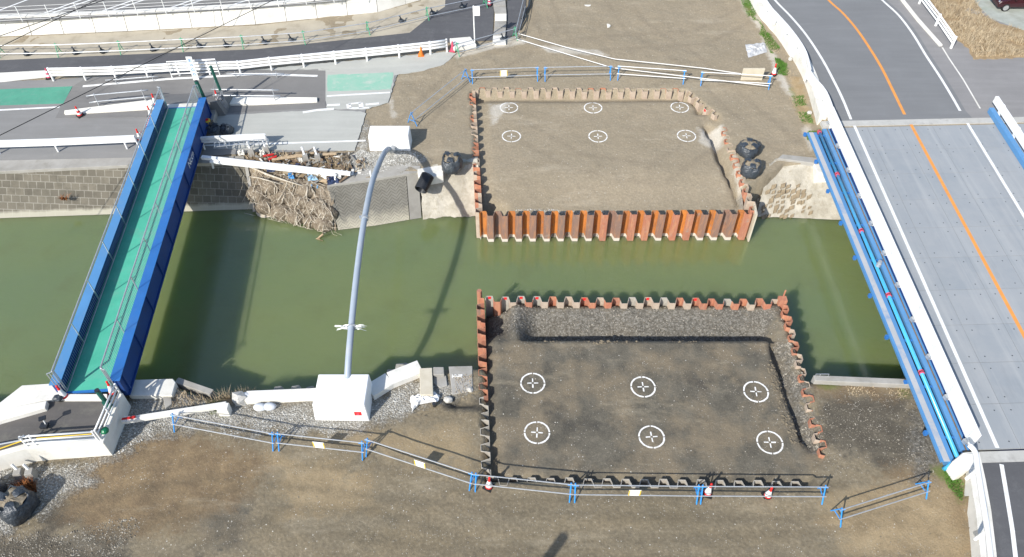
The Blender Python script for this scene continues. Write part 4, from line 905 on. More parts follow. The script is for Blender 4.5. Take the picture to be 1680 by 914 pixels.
fp = [(30.376,58.101,0.6),(30.604,54.688,0.6),(30.683,51.523,0.6),(30.641,48.501,0.6)]
fence('road_fence', 'white three bar fence along the sidewalk of the curving road', 'fence', fp, (.35, .58, .8), .9, fp, .065, .09, WHITE)

# ------------------------------------------------------------------ fences on the left bank
wp_ = [(-31.021,45.397,0.03),(-28.862,45.469,0.03),(-26.834,45.579,0.03),(-24.753,45.798,0.03),(-22.66,46.019,0.03),(-20.61,46.129,0.03),(-18.555,46.24,0.03),(-16.519,46.68,0.03),(-14.365,47.057,0.03),(-12.233,47.445,0.03),(-10.097,47.828,0.03),(-7.889,48.255,0.03),(-5.734,48.686,0.03),(-4.591,49.002,0.03)]
fence('path_railing', 'long white three bar railing between path and road', 'railing', wp_, (.42, .65, .88), .98, wp_, .085, .07, WHITE)
b = MB(); b.prism([(-4.142,49.009,0.05),(-4.465,50.218,0.05),(-2.986,50.464,0.05),(-2.514,49.408,0.05)], 0, .35); tag(b.build('kerb_block', WCONC, bevel=.03), 'white concrete block at the right end of the path railing', 'block')
KP = [[(-1.566,57.185,0.02),(-0.522,57.185,0.02),(-0.517,56.234,0.02),(-1.503,56.234,0.02)], [(-1.501,56.14,0.02),(-0.516,56.14,0.02),(-0.464,55.212,0.02),(-1.393,55.212,0.02)], [(-1.391,55.12,0.02),(-0.464,55.12,0.02),(-0.413,54.123,0.02),(-1.284,54.123,0.02)], [(-1.283,54.034,0.02),(-0.412,54.034,0.02),(-0.408,53.061,0.02),(-1.268,53.061,0.02)], [(-1.267,52.973,0.02),(-0.407,52.973,0.02),(-0.447,52.024,0.02),(-1.298,52.024,0.02)], [(-1.296,51.939,0.02),(-0.447,51.939,0.02),(-0.486,51.012,0.02),(-1.371,51.012,0.02)], [(-1.369,50.929,0.02),(-0.486,50.929,0.02),(-0.436,49.861,0.02),(-1.395,49.861,0.02)]]
for i, q in enumerate(KP):
    b = MB(); b.prism(q, 0, .15); tag(b.build('kerb_stone', CONC if i % 3 else WCONC, bevel=.01), ORD[i]+' kerb stone from the top in the row across the path', 'kerb stone', 'kerb stones across the path')
gp = [(-33.334,37.363,0),(-31.216,37.598,0),(-27.718,37.775,0),(-23.607,38.072,0),(-22.878,38.131,0)]
gg = [(p[0], p[1], 0) for p in gp]
fence('guard_rail', 'heavy white guard rail left of the footbridge above the stone wall', 'guard rail', gg, (.62, .84), .9, gg[1:], (.16, .2), .06, WHITE, square=True)
gp = [(-18.839,38.012,0),(-17.523,38.131,0),(-16.202,38.251,0),(-15.015,38.311,0)]
fence('guard_rail', 'short white guard rail just right of the footbridge', 'guard rail', gp, (.6, .82), .9, gp, (.15, .19), .06, WHITE, square=True)
b = MB(); b.beam((-18.351,36.315,0.75), (-9.472,35.292,0.35), .22, .16); b.beam((-17.822,36.08,0.62), (-10.035,35.305,0.2), .2, .1)
for p, q in (((-10.327,34.832,-0.05), (-10.358,35.168,0.5)), ((-17.852,36.214,0), (-17.745,36.151,0.7)), ((-8.265,35.266,0), (-8.313,35.333,0.5))): b.tube([p, q], .06, 8)
tag(b.build('fallen_guard_rail', WHITE), 'broken white guard rail lying over the collapsed bank debris', 'guard rail')
for i, p in enumerate(((-15.881,37.767,0.1), (-12.467,37.181,0.1), (-11.729,37.181,0.1), (-14.989,37.945,0.1))):
    t = thing('uprooted_post', ('leftmost', 'third', 'rightmost', 'second')[i]+' uprooted white fence post in a concrete foot among the debris', 'fence post', (p[0], p[1]-.2, 0), 'uprooted fence posts')
    MB().tube([(p[0], p[1]-.2, .4), (p[0]-.12, p[1], .85)], .06, 8).build('post', WHITE, t); MB().box((p[0]+.03, p[1]-.25, .2), (.36, .36, .5), .3, taper=.8).build('concrete_foot', CONC, t)
# debris
for i, (p, q, m, wd, l) in enumerate((((-14.4,36.706,0.25), (-12.477,37.048,0.3), WOOD, .16, 'long bleached board'), ((-14.129,36.941,0.2), (-11.987,37.343,0.25), WOOD, .12, 'thin bleached board behind the long one'), ((-11.773,37.168,0.25), (-10.596,37.222,0.3), WOOD, .18, 'short pale board'), ((-15.011,37.114,0.2), (-14.383,37.189,0.28), REDD, .14, 'upper red plastic strip'), ((-14.644,36.768,0.2), (-14.154,36.99,0.3), REDD, .14, 'lower red plastic strip'), ((-11.345,35.042,0.05), (-10.817,34.929,0.1), WOOD, .2, 'small pale plank by the revetment'), ((-13.568,36.776,0.1), (-12.824,36.772,0.15), DWOOD, .25, 'dark broken plank'), ((-10.087,34.821,0.1), (-9.577,35.36,0.2), DWOOD, .12, 'dark stick at the revetment corner'))):
    b = MB(); b.beam(p, q, wd, .05); tag(b.build('plank' if m in (WOOD, DWOOD) else 'plastic_strip', m), l+' in the bank debris', 'debris')
def crumple(name, label, cat, poly, z, mat, h=.12, n=9, at=None):
    P_ = [Vector((p[0], p[1])) for p in poly]; c = sum(P_, Vector((0, 0)))/len(P_); b = MB(); vs = []; fs = []; m = 28
    ring = []
    L = len(P_)
    for k in range(m):
        f = k/m*L; i = int(f); ring.append(P_[i].lerp(P_[(i+1) % L], f-i))
    for j in range(1, 6):
        for k in range(m):
            p = c.lerp(ring[k], j/5); e = random.uniform(-1, 1)*h
            vs.append((p.x+random.uniform(-.03, .03), p.y+random.uniform(-.03, .03), z+(h*1.5 if j < 5 else 0)+e*(1 if j < 5 else .2)))
    vs.append((c.x, c.y, z+h*2)); o = len(vs)-1
    for j in range(4):
        for k in range(m): fs.append((j*m+k, j*m+(k+1) % m, (j+1)*m+(k+1) % m, (j+1)*m+k))
    for k in range(m): fs.append((o, (k+1) % m, k))
    b.add(vs, fs); return tag(b.build(name, mat), label, cat)
crumple('tarp', 'navy tarp scrap under the fallen white guard rail', 'tarp', [(-14.816,36.327,0),(-14.209,36.214,0),(-14.067,35.876,0),(-14.478,35.764,0)], .05, NAVYTARP)
crumple('tarp', 'dark navy tarp scrap left of the revetment corner', 'tarp', [(-10.906,35.156,0),(-10.238,35.486,0),(-10.076,34.883,0),(-10.757,34.666,0)], .02, NAVYTARP)
crumple('tarp', 'small blue tarp scrap in the middle of the debris', 'tarp', [(-13.299,35.653,0),(-12.948,35.708,0),(-12.818,35.211,0),(-13.141,35.211,0)], .03, TARP, .06)
crumple('tarp', 'pale blue cloth scrap near the hanging straps', 'tarp', [(-12.142,35.653,0),(-11.573,35.708,0),(-11.399,35.101,0),(-11.963,35.046,0)], .03, M('pale_blue_cloth', (.2, .4, .6), (.3, .42, .52), 8, .7), .06)
crumple('plastic_bag', 'crumpled white plastic bag beside the red strips', 'plastic bag', [(-15.411,37.716,0),(-15.051,37.775,0),(-14.902,37.247,0),(-15.197,37.072,0)], .1, WCONC, .09)
crumple('plastic_bag', 'small white rag by the rightmost posts of the debris', 'plastic bag', [(-12.973,37.014,0),(-12.699,37.13,0),(-12.552,36.726,0),(-12.835,36.669,0)], .1, WCONC, .07)
crumple('plastic_bag', 'white rag at the left end of the debris', 'plastic bag', [(-16.751,37.716,0),(-16.318,37.775,0),(-16.223,37.363,0),(-16.579,37.305,0)], .08, WCONC, .07)
for i, (a, c) in enumerate((((-11.767,34.836,-0.1), (-11.773,34.454,-1.05)), ((-11.4,34.781,-0.1), (-11.629,34.887,-1.05)))):
    b = MB(); b.tube([a, lerp(a, c, .5), c], .05, 5); tag(b.build('hanging_strap', M('blue_strap_%d' % i, (.12, .36, .66), None, 5, .7)), ('longer' if i == 0 else 'shorter')+' blue strap hanging down the collapsed bank', 'strap')
# sandbags and torn straps on the collapsed bank
sb = None
for i, (qx, qy, qz, lo) in enumerate([(-15.262, 35.276, -1.246, 0), (-14.793, 34.667, -1.679, 1), (-14.345, 35.422, -0.794, 0), (-13.772, 34.278, -1.717, 1), (-13.449, 34.842, -1.055, 0), (-12.800, 33.875, -1.787, 1), (-12.402, 34.445, -1.087, 0), (-11.761, 33.513, -1.793, 1), (-11.481, 34.074, -1.138, 1), (-11.073, 33.291, -1.781, 1), (-13.126, 35.349, -0.444, 0), (-12.084, 34.845, -0.577, 0), (-10.837, 33.654, -1.335, 1)]):
    q = (qx, qy, qz)
    b = MB(); b.ico(q, .62+random.uniform(-.06, .08), 3, (1, .8, .8), .09)
    o = b.build('sandbag', ROOTY if not lo or i % 2 else ROOTY, smooth=True)
    tag(o, 'rotten earth filled sandbag bulging from the collapsed bank', 'sandbag', 'rotten sandbags of the collapsed bank')
    k = MB()
    for e in range(3):
        ph = random.uniform(-2.6, -.5); pts = []
        for m in range(7):
            tt = -.2+m*.26; pts.append((q[0]+.68*math.cos(ph+m*.08)*math.cos(tt), q[1]+.58*math.sin(ph+m*.08)*math.cos(tt), q[2]+.54*math.sin(tt)-.05))
        k.tube([Vector(a)+Vector((random.uniform(-.04, .04), 0, random.uniform(-.04, .04))) for a in pts], [.028, .03, .022, .03, .022, .018, .01], 5)
    if lo: k.lathe((q[0], q[1], q[2]-.42), [(.60, -.12), (.66, .02), (.64, .12)], 16)
    k.build('torn_straps', FIBRE, o, smooth=True)
b = MB(); b.tube([(-15.864,36.441,0), (-14.395,35.479,0.1), (-13.231,34.988,0.05), (-12.151,34.731,-0.15)], [.06, .07, .05, .04], 6)
b.tube([(-15.628,35.667,-0.2), (-14.875,35.203,0.1), (-13.602,34.89,-0.1)], .04, 5); tag(b.build('torn_net_rope', FIBRE, smooth=True), 'torn pale net rope along the top of the collapsed bank', 'rope')
b = MB()
qa, qb, qc, qd = [Vector(p) for p in ((-16,36.693,-0.02), (-10.594,34.743,-0.02), (-15.465,34.312,-2.1), (-10.373,32.642,-2.1))]
for k in range(110):
    u, v = random.random(), random.random(); pts = []; du, dv = random.uniform(-.05, .05), random.uniform(-.12, .02)
    for m in range(5):
        uu, v2 = u+du*m+random.uniform(-.012, .012), min(1, max(.02, v+dv*m+random.uniform(-.02, .02)))
        pts.append(qc.lerp(qd, uu).lerp(qa.lerp(qb, uu), v2)+Vector((0, -.24-.2*math.sin(v2*3.1), .2)))
    b.tube(pts, [random.uniform(.006, .017) for _ in pts], 4)
tag(b.build('torn_netting', FIBRE, smooth=True), 'tangled pale torn netting hanging over the collapsed bank', 'netting', kind='stuff')
b = MB()
for k in range(5): b.tube([(-10.932,32.234,-1.6), lerp((-11.091,32.388,-1.95), (-11.341,32.187,-1.95), k/4), lerp((-11.423,32.217,-1.98), (-10.972,32.067,-1.98), k/4)], [.06, .04, .02], 5)
tag(b.build('driftwood', WOOD, smooth=True), 'driftwood roots sticking into the water below the bank', 'driftwood')
def tuft(name, label, cat, polys, n, h, mat, wd=.02, kind=None, lean=.4, zf=None):
    b = MB(); vs = []; fs = []
    for p in polys:
        a = npoly(p); lo, hi = a.min(0), a.max(0); k = 0; tries = 0
        X = rng.uniform(lo[0], hi[0], n*4); Y = rng.uniform(lo[1], hi[1], n*4); ok = sdf(X, Y, p) > -.05*rng.random(n*4)
        for x, y in list(zip(X[ok], Y[ok]))[:n]:
            if vn(np.array([x]), np.array([y]), 1.1)[0] < -.35 and kind: continue
            z = (zf(x, y) if zf else H(x, y))-.02; hh = h*random.uniform(.5, 1.2); t = random.uniform(0, 6.28); lx, ly = lean*hh*random.uniform(-1, 1), lean*hh*random.uniform(-1, 1)
            dx, dy = wd*math.cos(t), wd*math.sin(t); o = len(vs)
            vs += [(x-dx, y-dy, z), (x+dx, y+dy, z), (x+lx*.4+dx*.7, y+ly*.4+dy*.7, z+hh*.6), (x+lx*.4-dx*.7, y+ly*.4-dy*.7, z+hh*.6), (x+lx, y+ly, z+hh)]
            fs += [(o, o+1, o+2, o+3), (o+3, o+2, o+4)]
    b.add(vs, fs); o = b.build(name, mat); return tag(o, label, cat, kind=kind)
tuft('dead_grass', 'dry brown weeds among the bank debris', 'dead grass', [[(-16.378,37.716,0),(-13.773,37.716,0),(-10.354,37.247,0),(-9.214,37.014,0),(-8.022,36.27,0),(-9.789,35.876,0),(-12.469,36.669,0),(-15.479,37.014,0)], [(-13.02,35.708,0),(-11.184,35.542,0),(-11.131,34.774,0),(-12.526,34.992,0)]], 420, .35, STRAWM, .02, 'stuff')

b = MB(); dp = [(-16.112,37.363,0),(-13.796,37.834,0),(-10.405,37.598,0),(-8.845,37.014,0),(-8.745,35.653,0),(-10.524,34.774,0),(-12.947,35.321,0),(-15.717,36.441,0)]
a_ = npoly(dp); lo_, hi_ = a_.min(0), a_.max(0); XS = rng.uniform(lo_[0], hi_[0], 1200); YS = rng.uniform(lo_[1], hi_[1], 1200); ok_ = sdf(XS, YS, dp) > 0
for x, y in list(zip(XS[ok_], YS[ok_]))[:330]:
    z = max(H(x, y), -.1)+random.uniform(.02, .14); t_ = random.uniform(0, 6.28); l_ = random.choice((.12, .18, .3, .55)); d = Vector((math.cos(t_)*l_, math.sin(t_)*l_, random.uniform(-.06, .12)))
    b.beam(Vector((x, y, z)), Vector((x, y, z))+d, random.choice((.03, .05, .09, .16)), random.uniform(.01, .05), random.choice((0, 0, 0, 1, 1, 2, 3, 4, 5)))
tag(b.build('debris_scraps', [DWOOD, STONE, WCONC, NAVYTARP, WOOD, RUBBER]), 'jumble of broken sticks, scraps and rubble on the collapsed bank top', 'debris', kind='stuff')

# ------------------------------------------------------------------ ton bags, corrugated pipe
def tonbag(label, loc, r, h, mat=BLACKBAG, soil=True, rz=0.):
    t = thing('ton_bag' if soil else 'black_sack', label, 'bulk bag', loc, None)
    b = MB(); n = 36; prof = [(.78, 0), (.95, .05), (1.03, .2), (1.06, .4), (1.0, .62), (.93, .78), (.86, .9), (.80, .97), (.74, .96)]
    vs = []; fs = []; ph = [random.uniform(0, 6.28) for _ in range(4)]
    def rad(a): return 1/max(abs(math.cos(a+rz)), abs(math.sin(a+rz)))**.4
    for i, (rr, z) in enumerate(prof):
        for k in range(n):
            a = 2*math.pi*k/n; fold = rad(a)*.93*(1+.05*math.sin(a*3+ph[0]+z*2)+.04*math.sin(a*8+ph[1]+z*6)+.03*math.sin(a*15+ph[2]-z*7)+random.uniform(-.02, .02))
            vs.append((loc[0]+r*rr*fold*math.cos(a), loc[1]+r*rr*fold*math.sin(a), loc[2]+h*z*(1+.10*math.sin(a*2+ph[3])*(z > .5)+.05*math.sin(a*5+ph[1])*(z > .7))))
    for i in range(len(prof)-1):
        for k in range(n): fs.append((i*n+k, i*n+(k+1) % n, (i+1)*n+(k+1) % n, (i+1)*n+k))
    fs.append(tuple(reversed(range(n)))); b.add(vs, fs); b.build('bag', mat, t, smooth=True)
    b = MB(); m = 6; vs = [(loc[0], loc[1], loc[2]+h*1.06)]; fs = []
    for j in range(1, m+1):
        for k in range(n):
            a = 2*math.pi*k/n; q = r*.80*rad(a)*.93*j/m; vs.append((loc[0]+q*math.cos(a), loc[1]+q*math.sin(a), loc[2]+h*(1.06-.15*(j/m)**2)+random.uniform(-.045, .045)))
    for k in range(n): fs.append((0, 1+k, 1+(k+1) % n))
    for j in range(m-1):
        for k in range(n): fs.append((1+j*n+k, 1+(j+1)*n+k, 1+(j+1)*n+(k+1) % n, 1+j*n+(k+1) % n))
    b.add(vs, fs); b.build('earth_fill' if soil else 'tied_top', M('bag_earth_fill', (.30, .255, .185), (.17, .14, .1), 7, .95, .6, 20) if soil else mat, t, smooth=True)
    for q in range(3):
        a = rz+q*2.1+.4; ca, sa = math.cos(a), math.sin(a); vs = []; m = 6
        for u in range(m):
            for v in (-1, 0, 1):
                f = .86-.13*u; wv = .2*(1-u/m*.5)*r/.6; zz = h*(.98+.12*math.sin(u/(m-1)*2.6))+(.02 if v == 0 else 0)+random.uniform(-.02, .02)
                vs.append((loc[0]+r*f*ca-sa*v*wv, loc[1]+r*f*sa+ca*v*wv, loc[2]+zz))
        MB().add(vs, [(3*u+v, 3*u+v+1, 3*u+v+4, 3*u+v+3) for u in range(m-1) for v in (0, 1)]).build('fabric_flap', mat, t, smooth=True)
    return t
p = (-3.575,35.597,0); tonbag('full black ton bag of earth beside the left of the far cofferdam', (p[0], p[1]+.55, 0), .64, .95)
p = (14.226,37.014,0); tonbag('wide black ton bag of gravel behind the far cofferdam right piles, farther of the pair', (p[0]+.1, p[1]+.6, 0), .66, .75, rz=1)
p = (14.313,35.321,0); tonbag('black ton bag of gravel next to the right piles, nearer of the pair', (p[0]-.2, p[1]+.45, -.05), .6, .85, rz=2)
p = (-20.124,13.861,0); tonbag('sagging black ton bag in the lower left corner', (p[0], p[1]+.62, 0), .72, .95, rz=.5)
p = (-21.376,14.121,0); tonbag('black ton bag cut off by the left picture edge', (p[0]-.1, p[1]+.75, 0), .66, .85, rz=1.7)
p = (-18.309,39.161,0); tonbag('folded black plastic sack right of the far footbridge end', (p[0]-.3, p[1]+.3, 0), .55, .55, soil=False, rz=.9)
p = (-17.67,39.346,0); tonbag('half empty grey and black sack right of the folded black sack', (p[0]-.2, p[1]+.3, 0), .42, .5, BLACKBAG, False, rz=1.9)
p = (-18.673,41.839,0); tonbag('grey sack hanging beside the far footbridge end', (p[0], p[1]+.2, 0), .3, 1.0, GREYBAG, False, rz=.4)
b = MB(); A, B_ = Vector((-4.946,35.305,0.2)), Vector((-5.335,34.407,-0.15)); pts = []; rs = []
for k in range(49): pts.append(A.lerp(B_, k/48)); rs.append(.36+.035*math.sin(k*math.pi/1.5))
b.tube(pts, rs, 20, caps=False); pts2 = pts; b.tube([p for p in pts[::-1]], [r-.03 for r in rs[::-1]], 20, caps=False)
tag(b.build('corrugated_pipe', BLACKP, smooth=True), 'black corrugated drain pipe lying on the pale concrete', 'pipe')

# ------------------------------------------------------------------ arched water pipe with its two white boxes
def wbox(label, x0, x1, y0, y1, h, tap):
    t = thing('pipe_cover_box', label, 'box', ((x0+x1)/2, (y0+y1)/2, 0), 'white box covers of the arched pipe')
    b = MB(); q = [(x0, y0), (x1, y0), (x1, y1), (x0, y1)]; qt = [(x0+tap, y0+tap), (x1-tap, y0+tap), (x1-tap, y1-.03), (x0+tap, y1-.03)]
    vs = [(*p, -.1) for p in q]+[(*p, h) for p in qt]; b.add(vs, [(3, 2, 1, 0), (4, 5, 6, 7), (0, 1, 5, 4), (1, 2, 6, 5), (2, 3, 7, 6), (3, 0, 4, 7)])
    b.build('cover', M('white_box_sheet_'+('near' if y0 < 30 else 'far'), (.82, .82, .81), (.76, .76, .75), .8, .5, .08, 3), t, bevel=.03); return t
t = wbox('white box at the near end of the arched pipe, with a red tag', -8.80, -6.38, 18.75, 20.5, 1.1, .07)
MB().box((-6.82, 18.79, .45), (.32, .03, .3)).build('red_tag', REDMARK, t); MB().box((-6.82, 18.77, .45), (.12, .02, .1)).build('tag_window', PINK, t)
wbox('white box at the far end of the arched pipe', -8.7, -6.2, 37.85, 38.95, 1.1, .04)
ap = thing('arched_pipe', 'grey arched water pipe spanning the canal between two white boxes', 'pipe', (-7.3, 20.3, .6))
PIPEM = M('grey_blue_pipe_paint', (.31, .36, .42), (.27, .315, .37), .7, .42, stain=(.42, .42, .42), samt=.4)
pp = [(-7.42, 20.3, 1.0), (-7.38, 21, 1.55), (-7.36, 22, 2.0), (-7.34, 23.5, 2.55), (-7.32, 25, 3.0), (-7.3, 27, 3.4), (-7.28, 29, 3.55), (-7.27, 31, 3.4), (-7.26, 33, 2.85), (-7.25, 35, 2.1), (-7.25, 36.0, 1.55), (-7.25, 36.5, 1.2)]
MB().tube(smooth(pp, 5), .15, 16).build('pipe', PIPEM, ap, smooth=True)
MB().tube([(-7.25, 36.3, 1.36), (-7.25, 36.7, 1.02), (-7.25, 37.1, .6), (-7.25, 37.5, .32), (-7.25, 37.95, .25)], .17, 14).build('elbow', STEEL, ap, smooth=True)
MB().tube([(-7.28, 28.05, 3.53), (-7.28, 28.2, 3.535)], .2, 16).box((-7.47, 28.1, 3.6), (.12, .12, .12)).build('joint_collar', STEEL, ap, smooth=False)
b = MB(); c0 = Vector((-7.355, 22.35, 2.12))
for sg in (-1, 1):
    for k in range(8):
        a = R(-26+k*7.5); d = Vector((sg*math.cos(a), random.uniform(-.1, .1), math.sin(a)*.7))
        b.tube([c0+d*.14, c0+d*.45+Vector((0, 0, .03)), c0+d*random.uniform(.6, .78)+Vector((0, 0, -.02))], [.013, .011, .005], 4)
b.tube([c0+Vector((.2*math.cos(t_/10), 0, .2*math.sin(t_/10))) for t_ in range(0, 64, 4)], .03, 5)
for rr_ in (.34, .48): b.tube([c0+Vector((rr_*math.cos(t_/10), 0, .4*rr_*math.sin(t_/10))) for t_ in range(0, 64, 3)], .012, 4)
b.build('climb_guard', STEEL, ap)

# ------------------------------------------------------------------ tubular barriers
def barrier(label, A, B, mat, rails=(.5, .82), sign=None, group=None, railmat=STEEL, rr=.026, two=True):
    A, B = Vector(A), Vector(B); d = (B-A).normalized(); n = Vector((d.y, -d.x, 0)).normalized()
    if n.y > 0: n = -n
    t = thing('pipe_barrier', label, 'barrier', (A+B)/2, group)
    for p, e in (((A, -1), (B, 1)) if two else ((A, -1),)):
        b = MB(); q = p-n*.12
        b.tube([p+n*.28, q+Vector((0, 0, .92))], .03, 6); b.tube([p-n*.45, q+Vector((0, 0, .84))], .026, 6)
        b.tube([p+n*.16+Vector((0, 0, .3)), p-n*.34+Vector((0, 0, .3))], .02, 6); b.tube([q+n*.06+d*e*(-.14)+Vector((0, 0, .84)), q+n*.06+d*e*.1+Vector((0, 0, .84))], .028, 6)
        b.build('a_frame', mat, t)
    for h in rails:
        off = n*(.30-.42*h/.92+.02); b = MB(); b.tube([A+off-d*.1+Vector((0, 0, h)), B+off+d*.1+Vector((0, 0, h))], rr, 6); b.build('rail', railmat, t)
    if sign is not None:
        c = A.lerp(B, sign)+n*.14; b = MB(); a = math.atan2(d.y, d.x)
        b.box((c.x, c.y, .66), (.50, .02, .44), a, 0); k = b.build('sign_board', WHITE, t)
        for e in (-1, 1): MB().box((c.x+d.x*.225*e+n.x*.012, c.y+d.y*.225*e+n.y*.012, .66), (.05, .012, .42), a).build('yellow_edge', YELLOW, k)
        k2 = MB()
        for r_ in range(3): k2.box((c.x+n.x*.013, c.y+n.y*.013, .76-.1*r_), (.2-.04*(r_ % 2), .008, .03), a)
        k2.build('small_print', M('grey_print', (.5, .5, .5), None, 3, .7), k)
    return t
# near chain of blue barriers and the others
def off(p, dy=.3): return (p[0], p[1]+dy, 0)
NG = 'blue pipe barriers along the near side of the site'
nb = [((-14.845,18.099,0), (-10.296,17.161,0)), ((-10.058,17.161,0), (-6.385,16.72,0)), ((-6.194,16.866,0), (-1.69,15.275,0)), ((-1.498,15.234,0), (2.404,14.785,0)), ((2.589,14.767,0), (7.607,14.705,0)), ((7.77,14.705,0), (12.762,14.678,0))]
nl = ['blue pipe barrier at the left end of the near row, beside the gravel', 'second blue pipe barrier of the near row, below the white box, with a sign', 'slanting third barrier of the near row, with a sign', 'fourth blue pipe barrier of the near row at the cofferdam corner', 'fifth blue pipe barrier of the near row, with a sign in front of the cofferdam', 'right end blue pipe barrier of the near row by two red cones']
for i, (a, c) in enumerate(nb): barrier(nl[i], off(a), off(c), BLUEB, (.42, .86), {1: .5, 2: .53, 4: .48}.get(i), NG)
barrier('separate blue pipe barrier slanting toward the road bridge end', off((13.175,13.706,0)), off((17.056,14.893,0)), BLUEB, (.42, .86), None, NG)
FG = 'blue pipe barriers behind the far cofferdam'
fbl = [((-6.249,40.285,0), (-3.044,45.153,0)), ((-2.672,45.081,0), (1.712,45.37,0)), ((2.228,45.37,0), (6.654,45.515,0)), ((7.192,45.515,0), (11.534,44.973,0)), ((12.683,44.794,0), (17.146,44.368,0))]
fl = ['blue pipe barrier slanting from the far white box to the cofferdam corner', 'blue pipe barrier with a white board behind the far cofferdam, left end', 'second blue pipe barrier from the left in the straight far row', 'third blue pipe barrier from the left in the straight far row', 'blue pipe barrier with a beige board at the right end of the far row']
for i, (a, c) in enumerate(fbl): barrier(fl[i], off(a, .2), off(c, .2), BLUEB, (.42, .88), .48 if i == 1 else None, FG, WHITE if i > 2 else STEEL)
a = (15.29,45.081,0); b = MB(); b.box((a[0]+.9, a[1]+.35, .5), (1.45, .06, .9)); k = b.build('hanging_board', BEIGE); tag(k, 'beige board hanging on the rightmost far barrier', 'board')
# green barriers
GG = 'green pipe barriers along the verge'
GP = [(-40.107,48.225,0),(-35.892,48.46,0),(-31.849,48.538,0),(-27.577,48.853,0),(-23.294,49.251,0),(-19.135,49.611,0),(-14.866,50.179,0),(-10.449,51.465,0),(-6.287,53.536,0),(-2,55.341,0),(1.906,57.512,0)]
for i in range(len(GP)-1):
    lab = 'green pipe barrier on the verge, '+ORD[i]+' from the left' if 0 < i < 9 else ('green pipe barrier cut off at the left picture edge' if i == 0 else 'green pipe barrier beside the pink cone at the top')
    barrier(lab, GP[i], GP[i+1], GREENP, (.3, .8), None, GG, STEEL, .026, two=False)
def sack(loc, label, mat=BLACKBAG, s_=.22):
    b = MB(); b.ico((loc[0], loc[1], s_*.6), s_, 2, (1, 1, .75), .12); b.tube([(loc[0], loc[1], s_), (loc[0]-.05, loc[1], s_*2.1), (loc[0]-.12, loc[1]+.05, s_*2.5)], [.09, .04, .08], 6)
    return tag(b.build('weight_sack', mat, smooth=True), label, 'sandbag', 'black weight sacks on the barrier pipes')
SP = [(-34.124,48.538,0),(-30.749,48.695,0),(-28.913,48.853,0),(-25.422,49.131,0),(-22.255,49.571,0),(-20.362,49.652,0),(-17.725,50.057,0),(-15.89,50.384,0),(-8.213,53.009,0),(-5.988,54.159,0),(-3.778,55.157,0),(-0.659,50.466,0)]
for i, p in enumerate(SP): sack(p, ('small black weight sack on the green barrier, '+ORD[i]+' from the left') if i < 11 else 'small black weight sack near the end of the kerb stones')
# diagonal pipes from the railing end past the kerb stones
t = barrier('green pipe barrier from the path railing end to the dirt corner', (-3.824,48.617,0), (0.264,50.714,0), GREENP, (.3, .8), None, GG)
b = MB(); b.tube([(0.215,49.839,0.9), (0.82,54.493,0.9), (1.225,57.509,0.9)], .03, 6); b.tube([(0.436,50.359,0.5), (1.011,54.694,0.4)], .025, 6); b.tube([(0.265,50.879,0), (0.255,49.014,1.1)], .03, 6); tag(b.build('pipe_handrail', STEEL), 'bent pipe handrail climbing along the dirt corner at the top', 'railing')
b = MB(); b.tube([(0.727,53.446,0.1), (1.297,55.156,0.15), (1.533,58.098,0.1)], .1, 6); b.tube([(0.536,51.885,0.1), (1,53.533,0.15), (0.924,54.882,0.1)], .07, 6); tag(b.build('black_hose', BLACKP, smooth=True), 'black hose lying along the dirt corner at the top', 'hose')
# ropes
for p, l in (([(0.346,49.784,0.55),(6.78,46.136,0.55),(12.491,44.895,0.55),(16.924,43.973,0.55)], 'lower white rope from the green barrier to the red cone'), ([(0.438,50.693,0.45),(3.853,48.828,0.45),(7.104,47.349,0.45),(10.022,46.817,0.45),(13.054,46.219,0.45),(15.41,45.556,0.45)], 'upper white rope from the green barrier to the beige board')):
    tag(MB().tube([tuple(q) for q in p], .026, 6).build('rope', ROPE), l, 'rope')

# ------------------------------------------------------------------ cones
def cone(label, loc, kind=0, lean=(0, 0), rz=0., s_=1., mat=None):
    t = thing('traffic_cone', label, 'traffic cone', loc, None, rz); m = mat or RED; x, y, z = loc
    MB().box((x, y, z+.02), (.42, .42, .04)).lathe((x, y, z+.04), [(.19, 0), (.175, .05)], 14).build('base', RUBBER if kind != 2 else m, t)
    prof = [(.17, .05), (.145, .17), (.118, .30), (.09, .43), (.062, .57), (.035, .74)]; b = MB()
    for i in range(5): b.lathe((x, y, z), prof[i:i+2], 14, 1 if i in ((1, 3) if kind == 0 else (1, 2, 3) if kind == 1 else ()) else 0)
    b.build('cone', [m, WHITE], t)
    if kind == 1: MB().lathe((x, y, z+.74), [(.03, 0), (.05, .02), (.05, .09), (.03, .11)], 10).build('lamp', m, t)
    t.rotation_euler = (lean[0], lean[1], rz); t.scale = (s_,)*3
    return t
